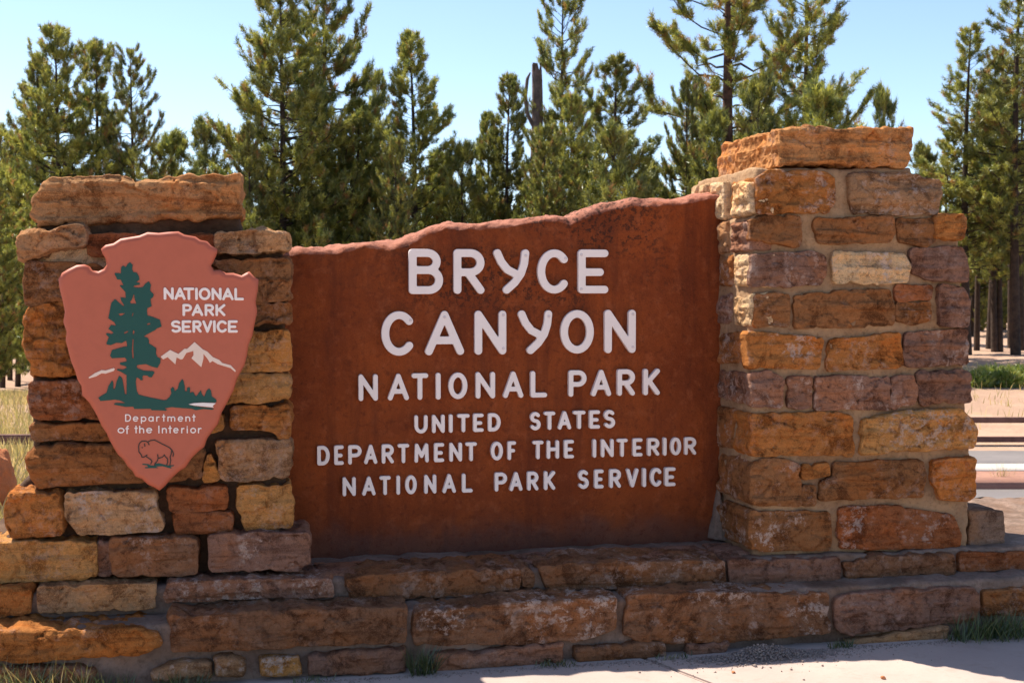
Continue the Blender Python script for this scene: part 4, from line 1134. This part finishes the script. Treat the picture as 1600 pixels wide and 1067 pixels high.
tuft(foot(1552), 420, .15, .11, 'dark grass clump at the right end of the base beside the pavement', GRN + [(.05, .07, .025)])
tuft(foot(1500), 90, .06, .05, 'low fringe of weeds left of the dark grass clump at right')
tuft(foot(1315), 70, .05, .035, 'short weed sprig under the grey lower block right of the gravel')
tuft(foot(868), 70, .04, .05, 'short green weeds between two lower blocks in the middle')
tuft(foot(40), 300, .19, .13, 'tall mixed grass at the lower left corner', GRN + DRY[:2])
tuft(foot(165), 150, .11, .06, 'grass patch below the long orange lower block at left')
tuft(foot(285), 110, .09, .06, 'grass patch in front of the pale rubble stones')
tuft(foot(490), 50, .035, .05, 'thin weeds right of the pale rubble stones')
tuft(foot(1055), 40, .035, .05, 'tiny weeds left of the gravel heap')
tuft(rq(8.05, 20.9, ZR + .1), 60, .3, .12, 'dry tuft on the red median strip', DRY, name='grass_tuft')
# rails
def bar(name, a, b, hw, hh, mat, parent):
    a, b = Vector(a), Vector(b); d = (b - a).normalized(); s = d.cross(Vector((0, 0, 1))).normalized() * hw; u = Vector((0, 0, hh))
    bm = bmesh.new(); vs_ = [bm.verts.new(p + x * s + y * u) for p in (a, b) for x, y in ((-1, -1), (1, -1), (1, 1), (-1, 1))]
    for f in ((0, 1, 2, 3), (7, 6, 5, 4), (0, 4, 5, 1), (1, 5, 6, 2), (2, 6, 7, 3), (3, 7, 4, 0)): bm.faces.new([vs_[i] for i in f])
    bmesh.ops.recalc_face_normals(bm, faces=bm.faces); bmesh.ops.bevel(bm, geom=bm.edges[:], offset=min(hw, hh) * .3, segments=2, affect='EDGES')
    me = bpy.data.meshes.new(name); bm.to_mesh(me); bm.free()
    return link(name, me, mat, parent)
fq = 26.0
def rail_fence(r0, r1, q, zs, label, n):
    e = empty('rail_fence', rq(r0, q, ground_z(r0, q))); tag(e, label, 'fence')
    for z in zs:
        for i in range(n):
            a, b = r0 + (r1 - r0) * i / n, r0 + (r1 - r0) * (i + 1) / n
            bar('rail', rq(a + .02, q, z), rq(b - .02, q, z), .065, .056, M_RAIL, e)
    for i in range(n + 1):
        a = r0 + (r1 - r0) * i / n
        bar('post', rq(a, q + .16, ground_z(a, q) - .2), rq(a, q + .161, max(zs) + .12), .08, .08, M_RAIL, e) if False else None
        me = box_mesh('post', 0, 0, 0, max(zs) + .10 - ground_z(a, q) + .3, .15, .15, bev=.02)
        link('post', me, M_RAIL, e, rq(a, q + .16, (max(zs) + .10 + ground_z(a, q) - .3) / 2))
rail_fence(1.2, 34.0, fq, (HCAM - (656.5 - 450) / 2000 * fq, HCAM - (687 - 450) / 2000 * fq), 'low brown two rail fence beyond the road at right', 5)
rail_fence(-13.5, -3.6, 15.0, (HCAM - (687 - 450) / 2000 * 15.0,), 'single dark rail in the meadow left of the left pillar', 3)
# boulder at the left edge
def boulder():
    q = 9.4; r = (-22 - CX) / FPX * q
    bm = bmesh.new(); bmesh.ops.create_icosphere(bm, subdivisions=5, radius=1)
    for v in bm.verts:
        d = v.co.copy(); n_ = 1 + .22 * noise.fractal(d * 1.3, 1., 2., 4) + .16 * (noise.voronoi(d * 1.6)[0][0] - .4)
        v.co = Vector((d.x * .20, d.y * .2, d.z * .26)) * n_
    me = bpy.data.meshes.new('boulder'); bm.to_mesh(me); bm.free()
    me.polygons.foreach_set('use_smooth', [True] * len(me.polygons))
    o = link('boulder', me, M_BOULDER, None, rq(r, q, .17)); tag(o, 'orange red boulder in the grass at the left picture edge', 'boulder')
boulder()
# gravel heap
def pebbles(n, fpos, rmin, rmax, rng):
    ico = [(0, 0, 1), (0, 0, -1), (1, 0, 0), (-1, 0, 0), (0, 1, 0), (0, -1, 0)]
    fc = [(0, 2, 4), (0, 4, 3), (0, 3, 5), (0, 5, 2), (1, 4, 2), (1, 3, 4), (1, 5, 3), (1, 2, 5)]
    V, F = [], []
    for i in range(n):
        p = fpos(rng); s = rmin + (rmax - rmin) * rng.random() ** 3
        R_ = Matrix.Rotation(rng.uniform(0, 6), 3, Vector(rng.normal(0, 1, 3)).normalized())
        for v in ico: V.append(tuple(p + R_ @ (Vector(v) * s * rng.uniform(.6, 1.2)) + Vector((0, 0, s * .4))))
        F += [tuple(i * 6 + a for a in f) for f in fc]
    return fast_mesh('gravel', V, F)
gc = Vector((at_y(1195, 1010, -.30).x, -.27, ZG))
def gp(rng):
    x = rng.normal(0, .14); y = -abs(rng.normal(0, .055)); hz = .045 * math.exp(-(x / .15) ** 2) * max(0, 1 + y / .14)
    return gc + Vector((x, y, rng.uniform(0, 1) * hz))
tag(link('gravel', pebbles(5200, gp, .002, .008, rng), M_GRAVEL), 'small heap of grey gravel on the pavement against the base', 'gravel', kind='stuff')
def gp2(rng):
    x = rng.normal(.0, .32); return gc + Vector((x, -.02 - abs(rng.normal(0, .10)), 0))
tag(link('loose_gravel', pebbles(420, gp2, .0015, .0065, rng), M_GRAVEL), 'scattered loose gravel on the pavement around the heap', 'gravel', kind='stuff')
def gp3(rng):
    x = rng.uniform(-2.6, 2.8); return Vector((x, YD - .03 - abs(rng.normal(0, .03)), ZG))
tag(link('base_grit', pebbles(3200, gp3, .0015, .006, rng), M_GRAVEL), 'thin line of grit along the foot of the stone base', 'gravel', kind='stuff')
for i, (px, py, s) in enumerate(((1380, 1060, .011), (1146, 1051, .008), (1180, 1041, .009), (1236, 1046, .006), (1256, 1062, .005), (1126, 1038, .008), (1290, 1028, .005))):
    bm = bmesh.new(); bmesh.ops.create_icosphere(bm, subdivisions=2, radius=s)
    for v in bm.verts: v.co *= 1 + .35 * noise.noise(v.co / s * 1.1 + Vector((i * 3, 0, 0))); 
    for v in bm.verts: v.co.z *= .7
    me = bpy.data.meshes.new('pebble'); bm.to_mesh(me); bm.free()
    o = link('pebble', me, M_BOULDER if i < 2 else M_GRAVEL, None, at_z(px, py, ZG) + Vector((0, 0, s * .55)))
    tag(o, ['largest lone pebble on the sunlit pavement, right of the gravel', 'reddish pebble on the pavement below the gravel heap', 'pebble right at the front of the gravel heap', 'small pebble right of the gravel heap in the sun', 'tiny pebble near the bottom edge right of the heap', 'pebble at the left front of the gravel heap', 'tiny pebble near the shadow edge right of the gravel heap'][i], 'pebble', 'pebbles on the pavement')
